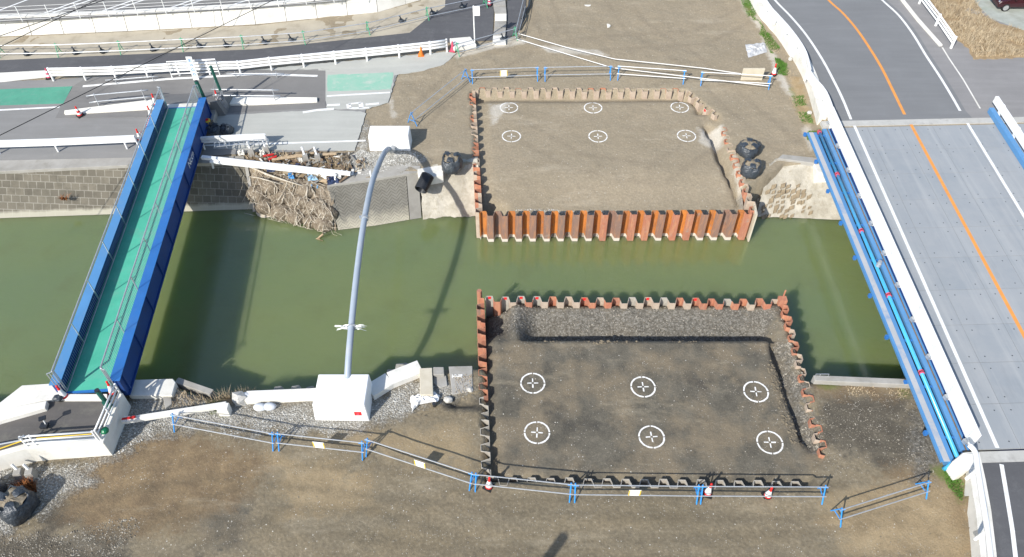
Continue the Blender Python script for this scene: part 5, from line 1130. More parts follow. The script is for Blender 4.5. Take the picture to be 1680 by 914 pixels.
for p, l, k, mt in (((-27.726,41.417,0.02), 'red and white cone at the left end of the low concrete kerb', 0, None), ((-23.16,42.47,0.12), 'red and white cone at the far left end of the footbridge', 1, None), ((-23.124,41.351,0.02), 'red and white cone left of the footbridge holding a chain', 1, None), ((-23.039,38.89,0.02), 'red and white cone at the lower end of the chain by the footbridge', 1, None), ((-19.283,43.019,0.02), 'red and white cone under the green pole right of the footbridge', 1, None),
    ((-18.721,42.209,0.02), 'striped red cone right of the grey sack', 0, None), ((-0.97,15.496,0), 'red and white cone at the near corner of the near cofferdam', 1, None), ((8.116,15.193,0), 'red and white cone beside the middle of the near barriers', 1, None), ((10.603,15.084,0), 'red and white cone behind the right end near barrier', 1, None), ((-19.733,19.272,1.02), 'red and white cone at the left near end of the footbridge', 1, None), ((-17.684,19.497,1.02), 'red and white cone behind the white rails at the near footbridge end', 1, None),
    ((17.864,46.102,0), 'red and white cone at the right end of the far barriers', 1, None), ((-1.724,55.526,0), 'faded pink cone at the top beside the kerb stones', 0, PINK), ((-4.196,49.171,0), 'faded pink cone at the right end of the path railing', 2, PINK), ((-6.396,48.538,0), 'small orange cone behind the path railing', 2, ORANGEP), ((-31.426,45.688,0.03), 'pink and white cone at the left end of the path railing', 0, PINK)):
    cone(l, p, k, (random.uniform(-.06, .06), random.uniform(-.06, .06)), random.uniform(0, 1.5), 1.0, mt)
b = MB(); A, B_ = Vector((-22.83,40.761,0.68)), Vector((-22.854,38.784,0.66))
for k in range(24):
    p = A.lerp(B_, k/24); q = A.lerp(B_, (k+.8)/24); s1, s2 = [-.25*4*u*(1-u) for u in (k/24, (k+.8)/24)]; b.tube([p+Vector((0, 0, s1)), q+Vector((0, 0, s2))], .03, 5, k % 2)
tag(b.build('plastic_chain', [RED, WHITE]), 'red and white plastic chain between two cones left of the footbridge', 'chain')

# ------------------------------------------------------------------ far end of the footbridge: kerbs, rails, posts
b = MB(); b.prism([(-28.877,41.839,0),(-23.619,43.048,0),(-23.167,42.104,0),(-28.75,41.51,0)], -.05, .14); tag(b.build('low_kerb', CREAM, bevel=.02), 'long white concrete kerb left of the footbridge', 'kerb')
b = MB(); b.prism([(-19.204,43.322,0),(-16.874,43.322,0),(-12.805,43.253,0),(-12.742,42.878,0),(-16.708,42.573,0),(-18.601,42.506,0)], -.05, .16); tag(b.build('low_kerb', CREAM, bevel=.02), 'long white concrete kerb right of the footbridge', 'kerb')
b = MB(); b.prism([(-18.585,42.439,0),(-16.701,42.539,0),(-12.736,42.844,0),(-12.657,42.371,0),(-16.546,41.839,0),(-18.342,41.773,0)], -.05, .012); tag(b.build('kerb_footing', ASPHL), 'grey footing strip in front of the right white kerb', 'kerb')
fp = [(-27.285,42.23,0.1),(-26.819,42.364,0.1),(-23.918,42.837,0.1),(-23.54,42.905,0.1)]; fence('pipe_handrail', 'two bar pipe handrail above the left white kerb', 'railing', fp, (.35, .85), .95, [fp[1], fp[2]], .04, .035, STEEL)
fp = [(-19.488,42.973,0.1),(-18.929,42.973,0.1),(-15.481,42.905,0.1),(-15.082,42.905,0.1)]; fence('pipe_handrail', 'two bar pipe handrail above the right white kerb', 'railing', fp, (.4, .85), .95, [fp[1], fp[2]], .04, .035, STEEL)
fp = [(-27.242,44.937,0),(-26.61,45.009,0),(-24.258,45.37,0),(-23.845,45.37,0)]; fence('pipe_handrail', 'low pipe handrail left of the white frame by the path railing', 'railing', fp, (.35,), .5, [fp[1], fp[2]], .035, .03, STEEL)
fp = [(-19.314,45.734,0),(-18.734,45.734,0),(-15.957,45.734,0),(-15.418,45.734,0)]; fence('pipe_handrail', 'low pipe handrail right of the white frame by the path railing', 'railing', fp, (.35,), .5, [fp[1], fp[2]], .035, .03, STEEL)
A, B_ = (-23.086,45.734,0), (-19.936,46.065,0)
t = thing('tube_stand', 'white tubular frame standing against the path railing', 'frame', A)
b = MB(); b.tube([A, (A[0], A[1], 1.25), (B_[0], B_[1], 1.25), B_], .04, 6); b.tube([(A[0], A[1], .3), (B_[0], B_[1], .3)], .04, 6); b.tube([(A[0], A[1], 1.12), (B_[0], B_[1], 1.2)], .018, 5); b.build('tube_frame', WHITE, t)
a = (-21.372,45.585,0.05); t = thing('vertical_sign', 'tall narrow white sign with blue characters on the white frame', 'sign', (a[0], a[1]-.15, 0))
MB().box((a[0], a[1]-.12, .9), (.40, .04, 1.8)).build('board', WHITE, t)
for i, z in enumerate((1.55, 1.2, .86, .5)):
    b = MB(); x0 = a[0]; y0 = a[1]-.145
    for dx, dz, w_, h_ in (((0, .08, .24, .03), (0, 0, .22, .03), (0, -.09, .26, .03), (-.02, 0, .035, .22)), ((-.07, 0, .035, .2), (.05, .06, .14, .03), (.05, -.06, .14, .03), (.06, 0, .035, .2)), ((0, .09, .03, .08), (0, .04, .26, .03), (-.08, -.05, .03, .14), (.08, -.05, .03, .14), (0, -.1, .2, .03)), ((-.06, .02, .03, .18), (.06, .02, .03, .18), (0, .02, .14, .03), (0, -.09, .24, .03)))[i]:
        b.box((x0+dx, y0, z+dz), (w_, .012, h_))
    b.build('character', BLUETXT, t)
# green poles / gate posts
def gpost(label, top, bot_xy, r, foot):
    b = MB(); b.tube([foot, top], r, 10); return tag(b.build('green_post', DGREEN), label, 'post')
f = (-20.068,42.641,0); b = MB(); b.tube([(f[0]+.1, f[1]+.1, 0), (f[0]-.1, f[1]+.15, 1.7)], .13, 10); b.tube([(f[0]-.1, f[1]+.15, 1.7), (f[0]-.1, f[1]+.15, 1.73)], .09, 10, 1); tag(b.build('green_post', [DGREEN, BLACKP]), 'short thick green post at the far right end of the footbridge', 'post')
f = (-18.572,42.498,0.1); t = thing('lamp_pole', 'slim pole with a long dark green light unit right of the footbridge', 'lamp post', f)
MB().tube([f, (f[0]-.1, f[1]+.05, 1.5)], .03, 6).build('pole', STEEL, t); MB().beam((f[0]-.1, f[1]-.05, 1.25), (f[0]-.3, f[1]+.15, 2.9), .14, .14).build('light_unit', DGREEN, t); MB().tube([(-19.513,42.705,0.05), (f[0]-.2, f[1]+.1, 2.2)], .02, 5).build('stay', STEEL, t)
f = (-17.543,18.714,1.1); t = thing('green_post', 'round dark green post beside the white rails of the near landing', 'post', f)
MB().tube([(f[0], f[1], 1.1), (f[0]-.1, f[1]+.05, 2.3)], .10, 12).build('pole', DGREEN, t); MB().tube([(f[0]-.1, f[1]+.05, 2.3), (f[0]-.103, f[1]+.05, 2.34)], .105, 12).build('cap', BLACKP, t); MB().box((f[0]+.02, f[1]-.02, 1.4), (.26, .2, .45)).build('unit', DGREEN, t)
f = (-19.273,39.899,0.1); b = MB(); b.lathe((f[0]+.35, f[1]-.1, .75), [(.03, 0), (.18, .03), (.2, .12), (.03, .14)], 12); b.lathe((f[0]+.35, f[1]-.1, .8), [(.1, .08), (.11, .12)], 10, 1); b.tube([(f[0]+.35, f[1]-.1, 0), (f[0]+.35, f[1]-.1, .76)], .03, 6); tag(b.build('warning_lamp', [YELLOW, RED]), 'small yellow and red warning lamp beside the footbridge girder', 'lamp')
b = MB(); t = thing('sign_post', 'white pole with a small white plate at the top of the dark path', 'sign', (-2.64,49.556,0.3))
pb = (-2.64,49.556,0.3); MB().tube([pb, (pb[0], pb[1], 3.2)], .045, 8).build('pole', WHITE, t); MB().box((pb[0]+.22, pb[1]-.05, 2.85), (.42, .03, .7)).build('plate', WHITE, t)
b = MB(); b.tube([(-14.626,37.507,0.95), (-17.723,37.04,0.95)], .025, 5); b.tube([(-14.688,37.802,0.95), (-17.828,37.448,0.95)], .025, 5)
for k in range(12): b.tube([lerp((-14.626,37.507,0.95), (-17.723,37.04,0.95), k/11), lerp((-14.688,37.802,0.95), (-17.828,37.448,0.95), k/11)], .02, 5)
tag(b.build('ladder', STEEL), 'grey ladder lying on the short white guard rail', 'ladder')

# ------------------------------------------------------------------ near footbridge abutment
b = MB(); b.prism([(-22.423,18.952,1.12),(-21.843,19.851,1.12),(-20.578,19.949,1.12),(-20.219,19.591,1.12),(-19.524,19.398,1.12),(-17.881,19.398,1.12),(-17.769,19.079,1.12),(-20.419,19.079,1.12),(-22.257,18.577,1.12),(-25.477,17.128,1.12),(-25.786,17.721,1.12)], -2.6, 1.12); tag(b.build('abutment', WCONC, bevel=.02), 'white concrete abutment under the near end of the footbridge', 'abutment')
b = MB(); b.prism([(-25.286,16.906,1.25),(-22.157,18.493,1.25),(-20.314,18.961,1.25),(-20.243,18.586,1.25),(-21.913,17.942,1.25),(-25.061,16.475,1.25)], 0, 1.25); tag(b.build('low_wall', WCONC, bevel=.02), 'low white wall on the left of the near landing', 'wall')
b = MB(); b.prism([(-17.489,17.105,1.06),(-17.405,19.438,1.06),(-17.265,19.502,1.06),(-17.231,16.959,1.06)], -.3, 1.06); tag(b.build('landing_wall', WCONC, bevel=.02), 'pale concrete wall on the right side of the near landing', 'wall')
b = MB(); b.prism([(-24.623,15.414,1.05),(-20.499,16.965,1.05),(-20.046,17.111,1.05),(-17.584,17.288,1.05),(-17.255,16.98,1.05),(-19.658,16.791,1.05),(-20.39,16.704,1.05),(-21.324,16.389,1.05),(-24.481,15.142,1.05)], -.3, 1.05); tag(b.build('landing_wall', WCONC, bevel=.02), 'white concrete wall along the camera side of the near landing', 'wall')
b = MB(); b.prism([(-17.765,20.687,0.1),(-17.675,20.756,0.1),(-15.69,20.824,0.1),(-15.49,20.62,0.1),(-15.443,19.884,0.1),(-17.415,19.884,0.1)], -2.6, .25); tag(b.build('concrete_block', WCONC, bevel=.03), 'large pale concrete block right of the near footbridge end', 'block')
b = MB(); b.prism([(-15.914,19.917,0.05),(-15.544,19.983,0.05),(-15.381,19.524,0.05),(-15.608,19.265,0.05)], -.2, .15); tag(b.build('concrete_block', CONC, bevel=.02), 'small concrete stub in front of the large pale block', 'block')
fp = [(-20.362,16.82,1.05),(-20.001,16.878,1.05),(-17.459,17.082,1.05)]; fence('white_railing', 'white three bar railing on the wall facing the camera', 'railing', fp, (.15, .42, .7), .75, [fp[0], fp[1], fp[2]], .045, .045, WHITE)
fp = [(-17.37,17.134,1.06),(-17.324,19.438,1.06)]; fence('white_railing', 'white three bar railing on the right wall of the near landing', 'railing', fp, (.15, .42, .7), .75, [fp[0], lerp(fp[0], fp[1], .5), fp[1]], .045, .045, WHITE)
MB2 = MB(); MB2.tube([(-20.541,17.052,1.15), (-21.389,16.646,1.15), (-22.249,16.304,1.15)], .03, 6); MB2.tube([(-19.751,16.872,1.6), (-17.546,17.075,1.6)], .022, 6)
tag(MB2.build('yellow_pipe', YELLOW), 'thin yellow pipe along the near landing wall', 'pipe')
b = MB(); b.tube([(-20.358,16.816,1.55), (-22.545,16.303,1.55)], .035, 6); b.tube([(-20.808,17.081,1.1), (-20.245,16.693,1.95)], .03, 6); b.tube([(-20.029,16.664,0.1), (-20.441,17.077,1.5)], .03, 6); tag(b.build('pipe_handrail', STEEL), 'grey pipe handrail cut off by the left picture edge', 'railing')
f = (-19.965,17.734,1.1); t = thing('solar_lamp', 'small black solar lamp on the stained landing asphalt', 'lamp', f)
MB().box((f[0], f[1], 1.17), (.3, .25, .14)).build('base', BLACKP, t); MB().tube([(f[0]+.05, f[1]+.05, 1.2), (f[0]+.08, f[1]+.08, 1.6)], .03, 6).build('stem', WHITE, t); MB().box((f[0]+.08, f[1]+.08, 1.63), (.28, .2, .06), .4).build('panel', BLACKP, t)
f = (-17.158,17.345,1.2); b = MB(); b.ico((f[0], f[1], 1.42), .17, 2, (1, 1, .9), .05); tag(b.build('green_bottle', M('dark_green_plastic', (.01, .16, .07), None, 3, .25)), 'small dark green container on the right landing wall', 'container')
b = MB(); b.ico(((-19.902,19.09,1.15)[0], (-19.902,19.09,1.15)[1], 1.25), .22, 2, (1, .8, .6), .15); tag(b.build('weight_sack', BLACKBAG), 'black weight sack beside the left near footbridge cone', 'sandbag', 'black weight sacks on the barrier pipes')
# tilted white beam and its block
b = MB(); b.beam((-16.971,18.41,0.5), (-12.751,19.263,0.45), .26, .2); b.box((-12.883,19.136,0.25), (.5, .35, .6)); b.box((-16.943,18.429,0.52), (.3, .3, .2)); tag(b.build('white_beam', WCONC, bevel=.02), 'long white beam lying across the rubble on a concrete block', 'beam')
b = MB(); b.beam((-17.094,18.41,0.6), (-16.513,18.496,0.66), .1, .06); tag(b.build('red_stick', REDD), 'red stick at the left end of the long white beam', 'stick')
b = MB(); b.beam((-12.108,19.884,0), (-8.823,20.05,0), .55, .5); tag(b.build('white_kerb_wall', WCONC, bevel=.03), 'low white wall left of the near white box', 'wall')
q = [(-6.507,20.116,0.05),(-5.656,20.79,0.05),(-4.297,21.482,0.05)]; b = MB()
for i in range(2): b.beam(q[i], q[i+1], .75, .5+.004*i)
tag(b.build('white_kerb_wall', WCONC), 'low white wall slanting right of the near white box', 'wall')
b = MB(); b.prism([(-4.32,21.357,0.32),(-3.726,21.392,0.32),(-3.566,19.869,0.32),(-4.174,19.869,0.32)], 0, .32); tag(b.build('concrete_slab', BEIGE, bevel=.02), 'beige slab standing at the right end of the slanting white wall', 'slab')
b = MB(); b.prism([(-3.678,21.443,0.25),(-3.193,21.443,0.25),(-3.14,21.027,0.25),(-3.647,20.993,0.25)], -.5, .3); b.prism([(-3.663,21.064,0.1),(-3.069,21.098,0.1),(-2.981,20.552,0.1),(-3.311,20.417,0.1),(-3.638,20.687,0.1)], -.5, .1); tag(b.build('concrete_block', CONC, bevel=.02), 'broken concrete block right of the beige slab', 'block')
b = MB(); b.prism([(-2.992,21.658,0),(-1.871,21.693,0),(-1.795,20.283,0),(-2.738,20.083,0)], -2.4, .05); tag(b.build('concrete_well', CONC, bevel=.02), 'mossy concrete platform left of the near cofferdam', 'platform')
tuft('moss_weeds', 'brown weeds growing on the concrete platform left of the cofferdam', 'weeds', [[(-2.786,21.065,0.05),(-1.881,21.203,0.05),(-1.848,20.25,0.05),(-2.625,20.116,0.05)]], 260, .1, STRAWM, .015, 'stuff', zf=lambda x, y: .05)
b = MB(); q = (-2.558,21.085,0.07)
for dx, dy, w_, h_ in ((-.22, 0, .05, .2), (.22, 0, .05, .2), (0, -.02, .4, .06), (-.1, .06, .14, .05), (.12, .06, .14, .05)): b.box((q[0]+dx, q[1]+dy, .07), (w_, h_, .02))
tag(b.build('white_marking', LIME), 'white bracket shaped paint mark on the concrete platform', 'marking')
crumple('white_sheet', 'crumpled white sheet below the beige slab', 'sheet', [(-4.682,19.951,0),(-4.135,20.083,0),(-3.585,20.217,0),(-3.265,20.017,0),(-3.383,19.687,0),(-4.149,19.556,0),(-4.503,19.168,0),(-4.597,19.622,0)], .05, M('white_plastic_sheet', (.78, .78, .77), (.68, .68, .68), 4, .5, .5, 7), .1)
b = MB(); b.tube([(-3.51,19.426,0.3), (-3.509,19.491,0)], .09, 8); tag(b.build('black_pipe_end', BLACKP), 'short black pipe end beside the crumpled white sheet', 'pipe')
for i, (p, r, l) in enumerate((((-5.15,21.697,-0.25), .42, 'squarish grey rock standing in the water, farthest from the bank'), ((-5.584,21.415,-0.25), .38, 'rounded grey rock left of the squarish one'), ((-5.168,21.276,-0.25), .36, 'grey rock between the other two at the slanting wall'), ((-6.118,20.792,-0.25), .36, 'grey rock next to the near white box'), ((-5.57,20.998,-0.25), .3, 'small grey rock tucked against the slanting wall'), ((-9.995,20.52,-0.25), .3, 'dark grey rock behind the low white wall, right of centre'), ((-9.337,20.486,-0.25), .28, 'grey rock behind the low white wall, close to the white box'), ((-10.816,20.52,-0.25), .26, 'low dark rock behind the left part of the low white wall'), ((-2.921,19.851,0), .22, 'pale rock lying in the dark hollow'), ((-1.937,20.351,0), .2, 'small pale rock beside the cofferdam piles'))):
    b = MB(); b.ico(p, r, 1, (1.1, .85, .8), .22); tag(b.build('rock', STONE if i not in (8, 9) else PSTONE, bevel=.02), l, 'rock', 'rocks along the near bank')
for i, (p, l) in enumerate((((-11.358,19.362,0.1), 'left white sandbag on the gravel by the low white wall'), ((-10.952,19.394,0.1), 'right white sandbag on the gravel by the low white wall'), ((-12.125,19.95,0.1), 'white sandbag at the left end of the low white wall'))):
    b = MB(); b.ico(p, .25, 2, (1.3, .85, .7), .06); tag(b.build('white_sandbag', M('white_sandbag_%d' % i, (.6, .62, .64), (.5, .52, .55), 6, .7, .4, 18), smooth=True), l, 'sandbag', 'white sandbags on the gravel')
b = MB(); p = (-12.42,19.785,0.1); b.ico(p, .4, 1, (1, 1, 1), .2); tag(b.build('rock', PSTONE), 'large pale rock at the right end of the white beam', 'rock', 'rocks along the near bank')
tuft('dead_reeds', 'clump of dry reeds on the bank left of the low white wall', 'reeds', [[(-13.899,20.351,0),(-12.261,20.553,0),(-11.98,20.183,0),(-13.377,19.951,0)], [(-12.558,20.621,0),(-12.094,20.689,0),(-11.962,20.351,0),(-12.395,20.283,0)]], 420, .85, STRAWM, .012, None, .35)
tuft('dead_weeds', 'brown dead weeds over the rubble between block and beam', 'weeds', [[(-15.633,20.519,0),(-13.759,20.351,0),(-12.836,20.017,0),(-13.796,19.426,0),(-15.452,19.426,0)]], 500, .25, STRAWM, .015, 'stuff', .8)
b = MB(); b.beam((-15.66,20.964,-0.3), (-13.827,20.284,-0.3), .3, .5); tag(b.build('broken_coping', CONC, bevel=.02), 'broken concrete edge running from the pale block down to the reeds', 'coping')
b = MB(); b.beam((13.966,20.825,0), (18.614,20.587,0), .32, .6); tag(b.build('canal_wall', CONC, bevel=.02), 'concrete canal wall top between the near cofferdam and the road bridge', 'wall')
b = MB(); p, q = (14.012,20.892,0.1), (14.606,20.892,0.1); b.tube([p, (p[0], p[1], .5), (q[0], q[1], .5), q], .018, 5); b.tube([lerp(p, q, .35), (lerp(p, q, .35)[0], p[1], .5)], .015, 5); tag(b.build('thin_frame', STEEL), 'thin metal frame on the canal wall by the cofferdam', 'frame')
tuft('dead_weeds', 'dry weeds along the canal wall by the road bridge', 'weeds', [[(14.27,20.689,0),(18.286,20.452,0),(18.114,19.951,0),(14.109,20.083,0)]], 700, .14, STRAWM, .014, 'stuff', .7)
tuft('wall_weed', 'small brown weed growing out of the stone block wall', 'weed', [[(-26.8, 34.5), (-26.4, 34.5), (-26.4, 34.75), (-26.8, 34.75)]], 60, .3, REDSTRAW, .02, None, .9, zf=lambda x, y: -1.05)
# lower left
for i, p in enumerate(((-20.769,16.006,0.15), (-20.281,16.006,0.15))):
    t = thing('post_foot', ('left' if i == 0 else 'right')+' concrete foot with a short white tube in the lower left', 'post foot', (p[0], p[1], 0))
    MB().box((p[0], p[1], .2), (.38, .38, .42), .2, taper=.8).build('concrete_foot', CONC, t, bevel=.015); MB().tube([(p[0]-.05, p[1]+.1, .38), (p[0]-.2, p[1]+.2, .62)], .06, 8).build('tube', WHITE, t)
tuft('dead_bush', 'small reddish brown dead bush behind the sagging ton bag', 'bush', [[(-20.866,15.469,0),(-20.104,15.663,0),(-19.806,15.248,0),(-20.199,14.975,0),(-20.612,15.056,0)]], 420, .45, REDSTRAW, .02, None, .8)
b = MB(); p = (-20.032,15.073,0.45); b.tube([(p[0]-.2, p[1]+.2, .5), (p[0], p[1]-.05, .45), (p[0]+.12, p[1]-.25, .3)], [.04, .06, .09], 6); tag(b.build('red_bucket_scrap', RED), 'red plastic scrap in the dead bush', 'scrap')

# ------------------------------------------------------------------ loose things on the far dirt
crumple('grey_sheet', 'grey sheet lying on the dirt near the curving parapet', 'sheet', [(16.669,49.894,0),(18.137,50.22,0),(18.072,48.932,0),(16.59,48.225,0)], .02, M('grey_plastic_sheet', (.5, .5, .5), (.4, .41, .42), 3, .6, .5, 6), .06)
for p, y, l in (((5.779,55.526,0), 9, 'upper half round white stone on the far dirt'), ((7.02,52.488,0), 43, 'lower half round white stone on the far dirt')):
    b = MB(); b.prism([(p[0]+.25*math.cos(R(a)+(0 if y < 20 else 1.57)), p[1]+.25*math.sin(R(a)+(0 if y < 20 else 1.57))) for a in range(180, 361, 20)], 0, .06); tag(b.build('flat_stone', WCONC), l, 'stone')
for i, p in enumerate(((18.521,55.065,0.1), (19.438,47.91,0.1), (19.144,41.633,0.1))):
    b = MB(); b.ico(p, .16, 2, (1, 1, .8), .15); tag(b.build('rock', PSTONE), ('top', 'middle', 'lowest')[i]+' pale rock in the grass strip by the parapet', 'rock')
# parked car, top right
cp = (37.105,54.144,0.6); cx, cy = cp[0]+.6, cp[1]+.2
sheet('car_park', [(36.916,61.158,0.6),(34.855,54.779,0.6),(35.081,52.552,0.6),(36.787,50.85,0.6),(41.624,50.025,0.6),(47.253,61.158,0.6)], ROADZ+.006, M('mossy_concrete_yard', (.38, .4, .36), (.3, .31, .27), 1.5, .9, stain=(.27, .33, .25), sc=1.2, samt=.6), 'pale greenish concrete yard under the parked car', 'yard')
car = thing('parked_car', 'dark maroon car parked on the pale yard in the upper right corner', 'car', (cx, cy, ROADZ))
L_ = 3.7
def carbody():
    prof = [(-1.85, .30), (-1.88, .62), (-1.72, .82), (-1.05, .96), (-.45, 1.42), (.9, 1.50), (1.72, 1.25), (1.85, .7), (1.83, .30)]
    n = len(prof)
    vs = [(x, -.82+(.17 if z > .97 else 0), z) for x, z in prof]+[(x, .82-(.17 if z > .97 else 0), z) for x, z in prof]
    return vs, [tuple(range(n)), tuple(range(2*n-1, n-1, -1))]+[(i, n+i, n+(i+1) % n, (i+1) % n) for i in range(n)]
vs, fs = carbody(); b = MB().add([(cx+x, cy+y, ROADZ+z) for x, y, z in vs], fs); b.build('body', CARP, car, bevel=.05)
for sg in (-1, 1):
    b = MB(); y0, y1 = sg*.825, sg*.668
    b.add([(cx-.95, cy+y0*.99, ROADZ+1.0), (cx+.3, cy+y0*.99, ROADZ+1.0), (cx+.3, cy+y1, ROADZ+1.40), (cx-.42, cy+y1, ROADZ+1.38)], [(0, 1, 2, 3)]); b.add([(cx+.38, cy+y0*.99, ROADZ+1.0), (cx+1.5, cy+y0*.99, ROADZ+1.0), (cx+1.3, cy+y1, ROADZ+1.36), (cx+.38, cy+y1, ROADZ+1.40)], [(0, 1, 2, 3)]); b.build('side_window', GLASS, car)
    for x in (-1.22, 1.2):
        w_ = MB().tube([(cx+x, cy+sg*.70, ROADZ+.29), (cx+x, cy+sg*.84, ROADZ+.29)], .29, 18).build('wheel', RUBBER, car); MB().tube([(cx+x, cy+sg*.835, ROADZ+.29), (cx+x, cy+sg*.85, ROADZ+.29)], .2, 14).build('rim', CHROME, w_)
    MB().ico((cx-1.72, cy+sg*.62, ROADZ+.68), .15, 2, (.9, .9, .7), .0).build('headlight', CHROME, car, smooth=True)
    MB().box((cx-.85, cy+sg*.92, ROADZ+1.02), (.12, .2, .13)).build('mirror', CARP, car)
b = MB(); b.add([(cx-1.03, cy-.72, ROADZ+.985), (cx-1.03, cy+.72, ROADZ+.985), (cx-.5, cy+.6, ROADZ+1.40), (cx-.5, cy-.6, ROADZ+1.40)], [(0, 3, 2, 1)]); b.build('windscreen', GLASS, car)
tuft('dead_grass', 'tall dry golden grass between the side road and the parked car', 'dead grass', [[(31.822,57.611,0.6),(31.346,52.12,0.6),(31.589,49.862,0.6),(31.971,48.422,0.6),(31.961,47.337,0.6),(35.72,47.49,0.6),(39.655,47.799,0.6),(40.961,50.436,0.6),(37.076,50.518,0.6),(35.318,51.523,0.6),(34.552,52.901,0.6),(35.04,56.173,0.6)]], 9000, .38, STRAWM, .018, 'stuff', 1.0, zf=lambda x, y: ROADZ)
sheet('dry_soil', [(31.805,58.101,0.6),(31.136,52.034,0.6),(31.385,49.781,0.6),(31.801,48.422,0.6),(31.671,47.032,0.6),(35.618,47.261,0.6),(40.421,47.644,0.6),(42.042,50.85,0.6),(37.15,50.684,0.6),(35.461,51.863,0.6),(34.713,53.076,0.6),(35.512,57.127,0.6)], ROADZ+.004, M('straw_covered_soil', (.38, .28, .16), (.26, .19, .11), 1.8, .95, .6, 9, bd=.05, stain=(.16, .12, .075), sc=1.5, samt=.6), 'straw covered soil of the dry grass strip', 'soil', edge=.1)
b = MB(); p = (34.089,53.429,0.6); b.box((p[0], p[1], ROADZ+.05), (.9, .5, .1), -.8); tag(b.build('drain_cover', CONC), 'grey concrete cover in the dry grass near the car', 'cover')
GP_ = [[(17.913,54.701,0),(18.507,52.747,0),(18.685,50.714,0),(18.087,51.213,0)], [(18.272,49.251,0),(18.858,47.684,0),(18.742,46.473,0),(18.469,47.838,0)], [(18.982,45.734,0),(19.239,43.46,0),(19.134,40.285,0),(18.732,41.444,0)], [(17.641,56.84,0),(18.445,56.84,0),(18.353,54.159,0),(17.638,53.802,0)], [(18.135,52.059,0),(18.764,51.465,0),(19.088,49.411,0),(18.272,49.251,0)], [(18.436,48.07,0),(19.058,47.454,0),(18.786,45.954,0),(18.172,46.175,0)], [(18.445,44.865,0),(19.095,44.509,0),(19.029,40.476,0),(18.41,40.476,0)], [(18.668,39.969,0),(19.397,39.969,0),(18.773,38.612,0),(18.322,38.916,0)], [(17.856,16.459,0),(18.86,16.43,0),(18.876,15.469,0),(18.541,14.866,0),(18.345,15.413,0),(17.892,15.916,0)]]
tuft('grass', 'patches of fresh green grass along the parapet and the bridge end', 'grass', GP_, 900, .13, GRASSM, .016, 'stuff', .9)
tuft('dry_weeds', 'dry yellow weeds among the grass along the parapet', 'weeds', [[(18.758,47.074,0),(19.326,45.954,0),(19.145,40.476,0),(18.405,39.844,0),(18.277,44.156,0)], [(17.876,54.519,0),(18.507,52.747,0),(19.027,48.225,0),(18.386,48.225,0)]], 700, .14, STRAWM, .014, 'stuff', .9)

# ------------------------------------------------------------------ stones scattered over gravel and dirt
def stones(name, label, polys, n, lo, hi, mat, dens=None):
    vs = []; fs = []; o = 0
    oct_ = np.array([(1, 0, 0), (-1, 0, 0), (0, 1, 0), (0, -1, 0), (0, 0, 1), (0, 0, -.4)], float); of = [(0, 2, 4), (2, 1, 4), (1, 3, 4), (3, 0, 4), (2, 0, 5), (1, 2, 5), (3, 1, 5), (0, 3, 5)]
    for p in polys:
        a = npoly(p); l_, h_ = a.min(0), a.max(0); X = rng.uniform(l_[0], h_[0], n*3); Y = rng.uniform(l_[1], h_[1], n*3); ok = (sdf(X, Y, p)+vn(X, Y, .9)*.45 > .15)
        if dens: ok &= vn(X, Y, dens) > rng.uniform(-.6, .6, n*3)
        for x, y in list(zip(X[ok], Y[ok]))[:n]:
            z = H(x, y)
            if z < -1.5 or z > .4: continue
            r = lo*(hi/lo)**(random.random()**2.2); t = random.uniform(0, 6.28); M_ = np.array([(math.cos(t), -math.sin(t), 0), (math.sin(t), math.cos(t), 0), (0, 0, 1)])
            q = (oct_*rng.uniform(.7, 1.3, (6, 1))*np.array([1.2, .9, .6])*r)@M_.T+np.array([x, y, z+r*.15]); vs += [tuple(v) for v in q]; fs += [tuple(i+o for i in f) for f in of]; o += 6
    b = MB(); b.add(vs, fs); return tag(b.build(name, mat), label, 'stones', kind='stuff')
gm = G('mixed_crushed_stone'); vcol = gm.vor(5.5, out=1); PEB = gm.done(gm.mix(gm.sep(vcol)[0], (.24, .23, .2), (.56, .55, .51)), .92)
gm = G('dirt_pebble'); vcol = gm.vor(5.5, out=1); PEBD = gm.done(gm.mix(gm.ramp(gm.sep(vcol)[0], .3, 1), (.15, .13, .1), (.38, .345, .285)), .95)
stones('crushed_stone', 'loose pale crushed stone on the near bank', [[(-17.886,19.687,0),(-15.444,20.351,0),(-13.588,19.687,0),(-8.901,19.851,0),(-6.139,20.017,0),(-3.981,21.031,0),(-3.466,19.687,0),(-4.129,19.297,0),(-5.952,18.409,0),(-7.521,18.037,0),(-9.963,18.16,0),(-11.862,18.222,0),(-13.782,18.346,0),(-15.579,18.037,0),(-16.856,17.043,0),(-17.908,16.315,0),(-20.011,15.747,0),(-21.937,15.469,0),(-22.372,16.43,0),(-17.311,16.837,0)], [(-9.754,41.118,0),(-8.973,40.476,0),(-8.747,38.012,0),(-5.966,37.834,0),(-5.16,37.014,0),(-6.51,35.708,0),(-8.645,35.431,0),(-10.251,36.555,0),(-9.719,38.012,0)]], 4200, .016, .055, PEB)
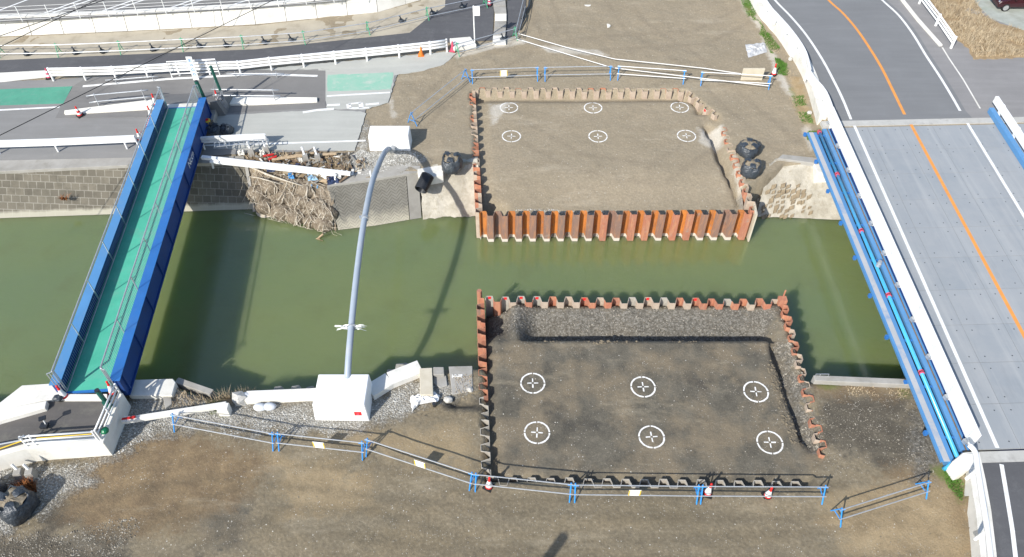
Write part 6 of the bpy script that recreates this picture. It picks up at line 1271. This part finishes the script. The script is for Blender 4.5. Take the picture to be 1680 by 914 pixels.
stones('pebbles', 'pebbles lying on the dirt and in the cofferdams', [[(-23.234,16.603,0),(-11.905,18.409,0),(-1.404,20.351,0),(-1.026,15.747,0),(11.667,15.193,0),(18.579,16.029,0),(18.281,12.115,0),(-21.843,12.115,0)], NEARPIT, FARPIT, [(-3.249,44.156,0),(19.902,44.156,0),(21.872,57.319,0),(0.951,57.319,0)], [(14.18,20.351,0),(18.251,20.351,0),(17.959,15.747,0),(13.084,15.747,0)]], 1500, .010, .036, PEBD, .5)
stones('coarse_gravel', 'coarse dark gravel in the trench of the near cofferdam', [[(-1.251,25.971,-0.4),(13.839,25.644,-0.4),(13.619,24.061,-0.4),(-1.064,24.332,-0.4)], [(12.842,23.412,-0.3),(13.738,23.412,-0.3),(13.566,17.213,-0.3),(12.863,17.064,-0.3)], [(-21.828,13.603,0),(-18.374,13.552,0),(-15.375,14.121,0),(-14.957,12.115,0),(-21.255,11.876,0)]], 1700, .014, .05, PEBD)
stones('clods', 'dark earth clods along the trench edge in the near cofferdam', [[(.3, 23.0), (12.3, 23.0), (12.3, 23.95), (.3, 23.95)], [(12.1, 17.5), (12.9, 17.5), (12.9, 23.3), (12.1, 23.3)]], 420, .025, .10, M('earth_clods', (.2, .165, .115), (.1, .085, .062), 7, .95))
stones('coarse_gravel', 'pale gravel spilled along the front piles of the far cofferdam', [[(-1.582,33.367,-0.4),(13.497,33.16,-0.4),(13.528,32.8,-0.4),(-1.57,32.851,-0.4)]], 1000, .014, .045, PEB)

# ------------------------------------------------------------------ overhead cables and a pole whose shadow enters at the bottom
def cable(label, p, q):
    p, q = Vector(p), Vector(q); d = q-p; b = MB(); b.tube([p-d*.6, p, p+d*.5, q, q+d*.6], .022, 5); tag(b.build('overhead_cable', CABLE), label, 'cable')
cable('long dark overhead cable crossing the footbridge end', (-26.147,32.183,5.5), (-15.902,44.97,5.5))
cable('dark overhead cable across the upper left corner, upper of the two', (-30.381,41.756,5.5), (-25.703,46.032,5.5))
cable('dark overhead cable across the upper left corner, lower of the two', (-30.091,40.88,5.3), (-26.417,46.408,5.3))
tip = (2.073,13.348,0); hh = 10.0; kx, ky = math.sin(SAZ)/math.tan(SEL), math.cos(SAZ)/math.tan(SEL)
b = MB(); b.tube([(tip[0]-hh*kx, tip[1]-hh*ky, 0), (tip[0]-hh*kx, tip[1]-hh*ky, hh)], .2, 12); tag(b.build('utility_pole', CONC), 'concrete pole behind the camera that throws the shadow at the bottom', 'pole')
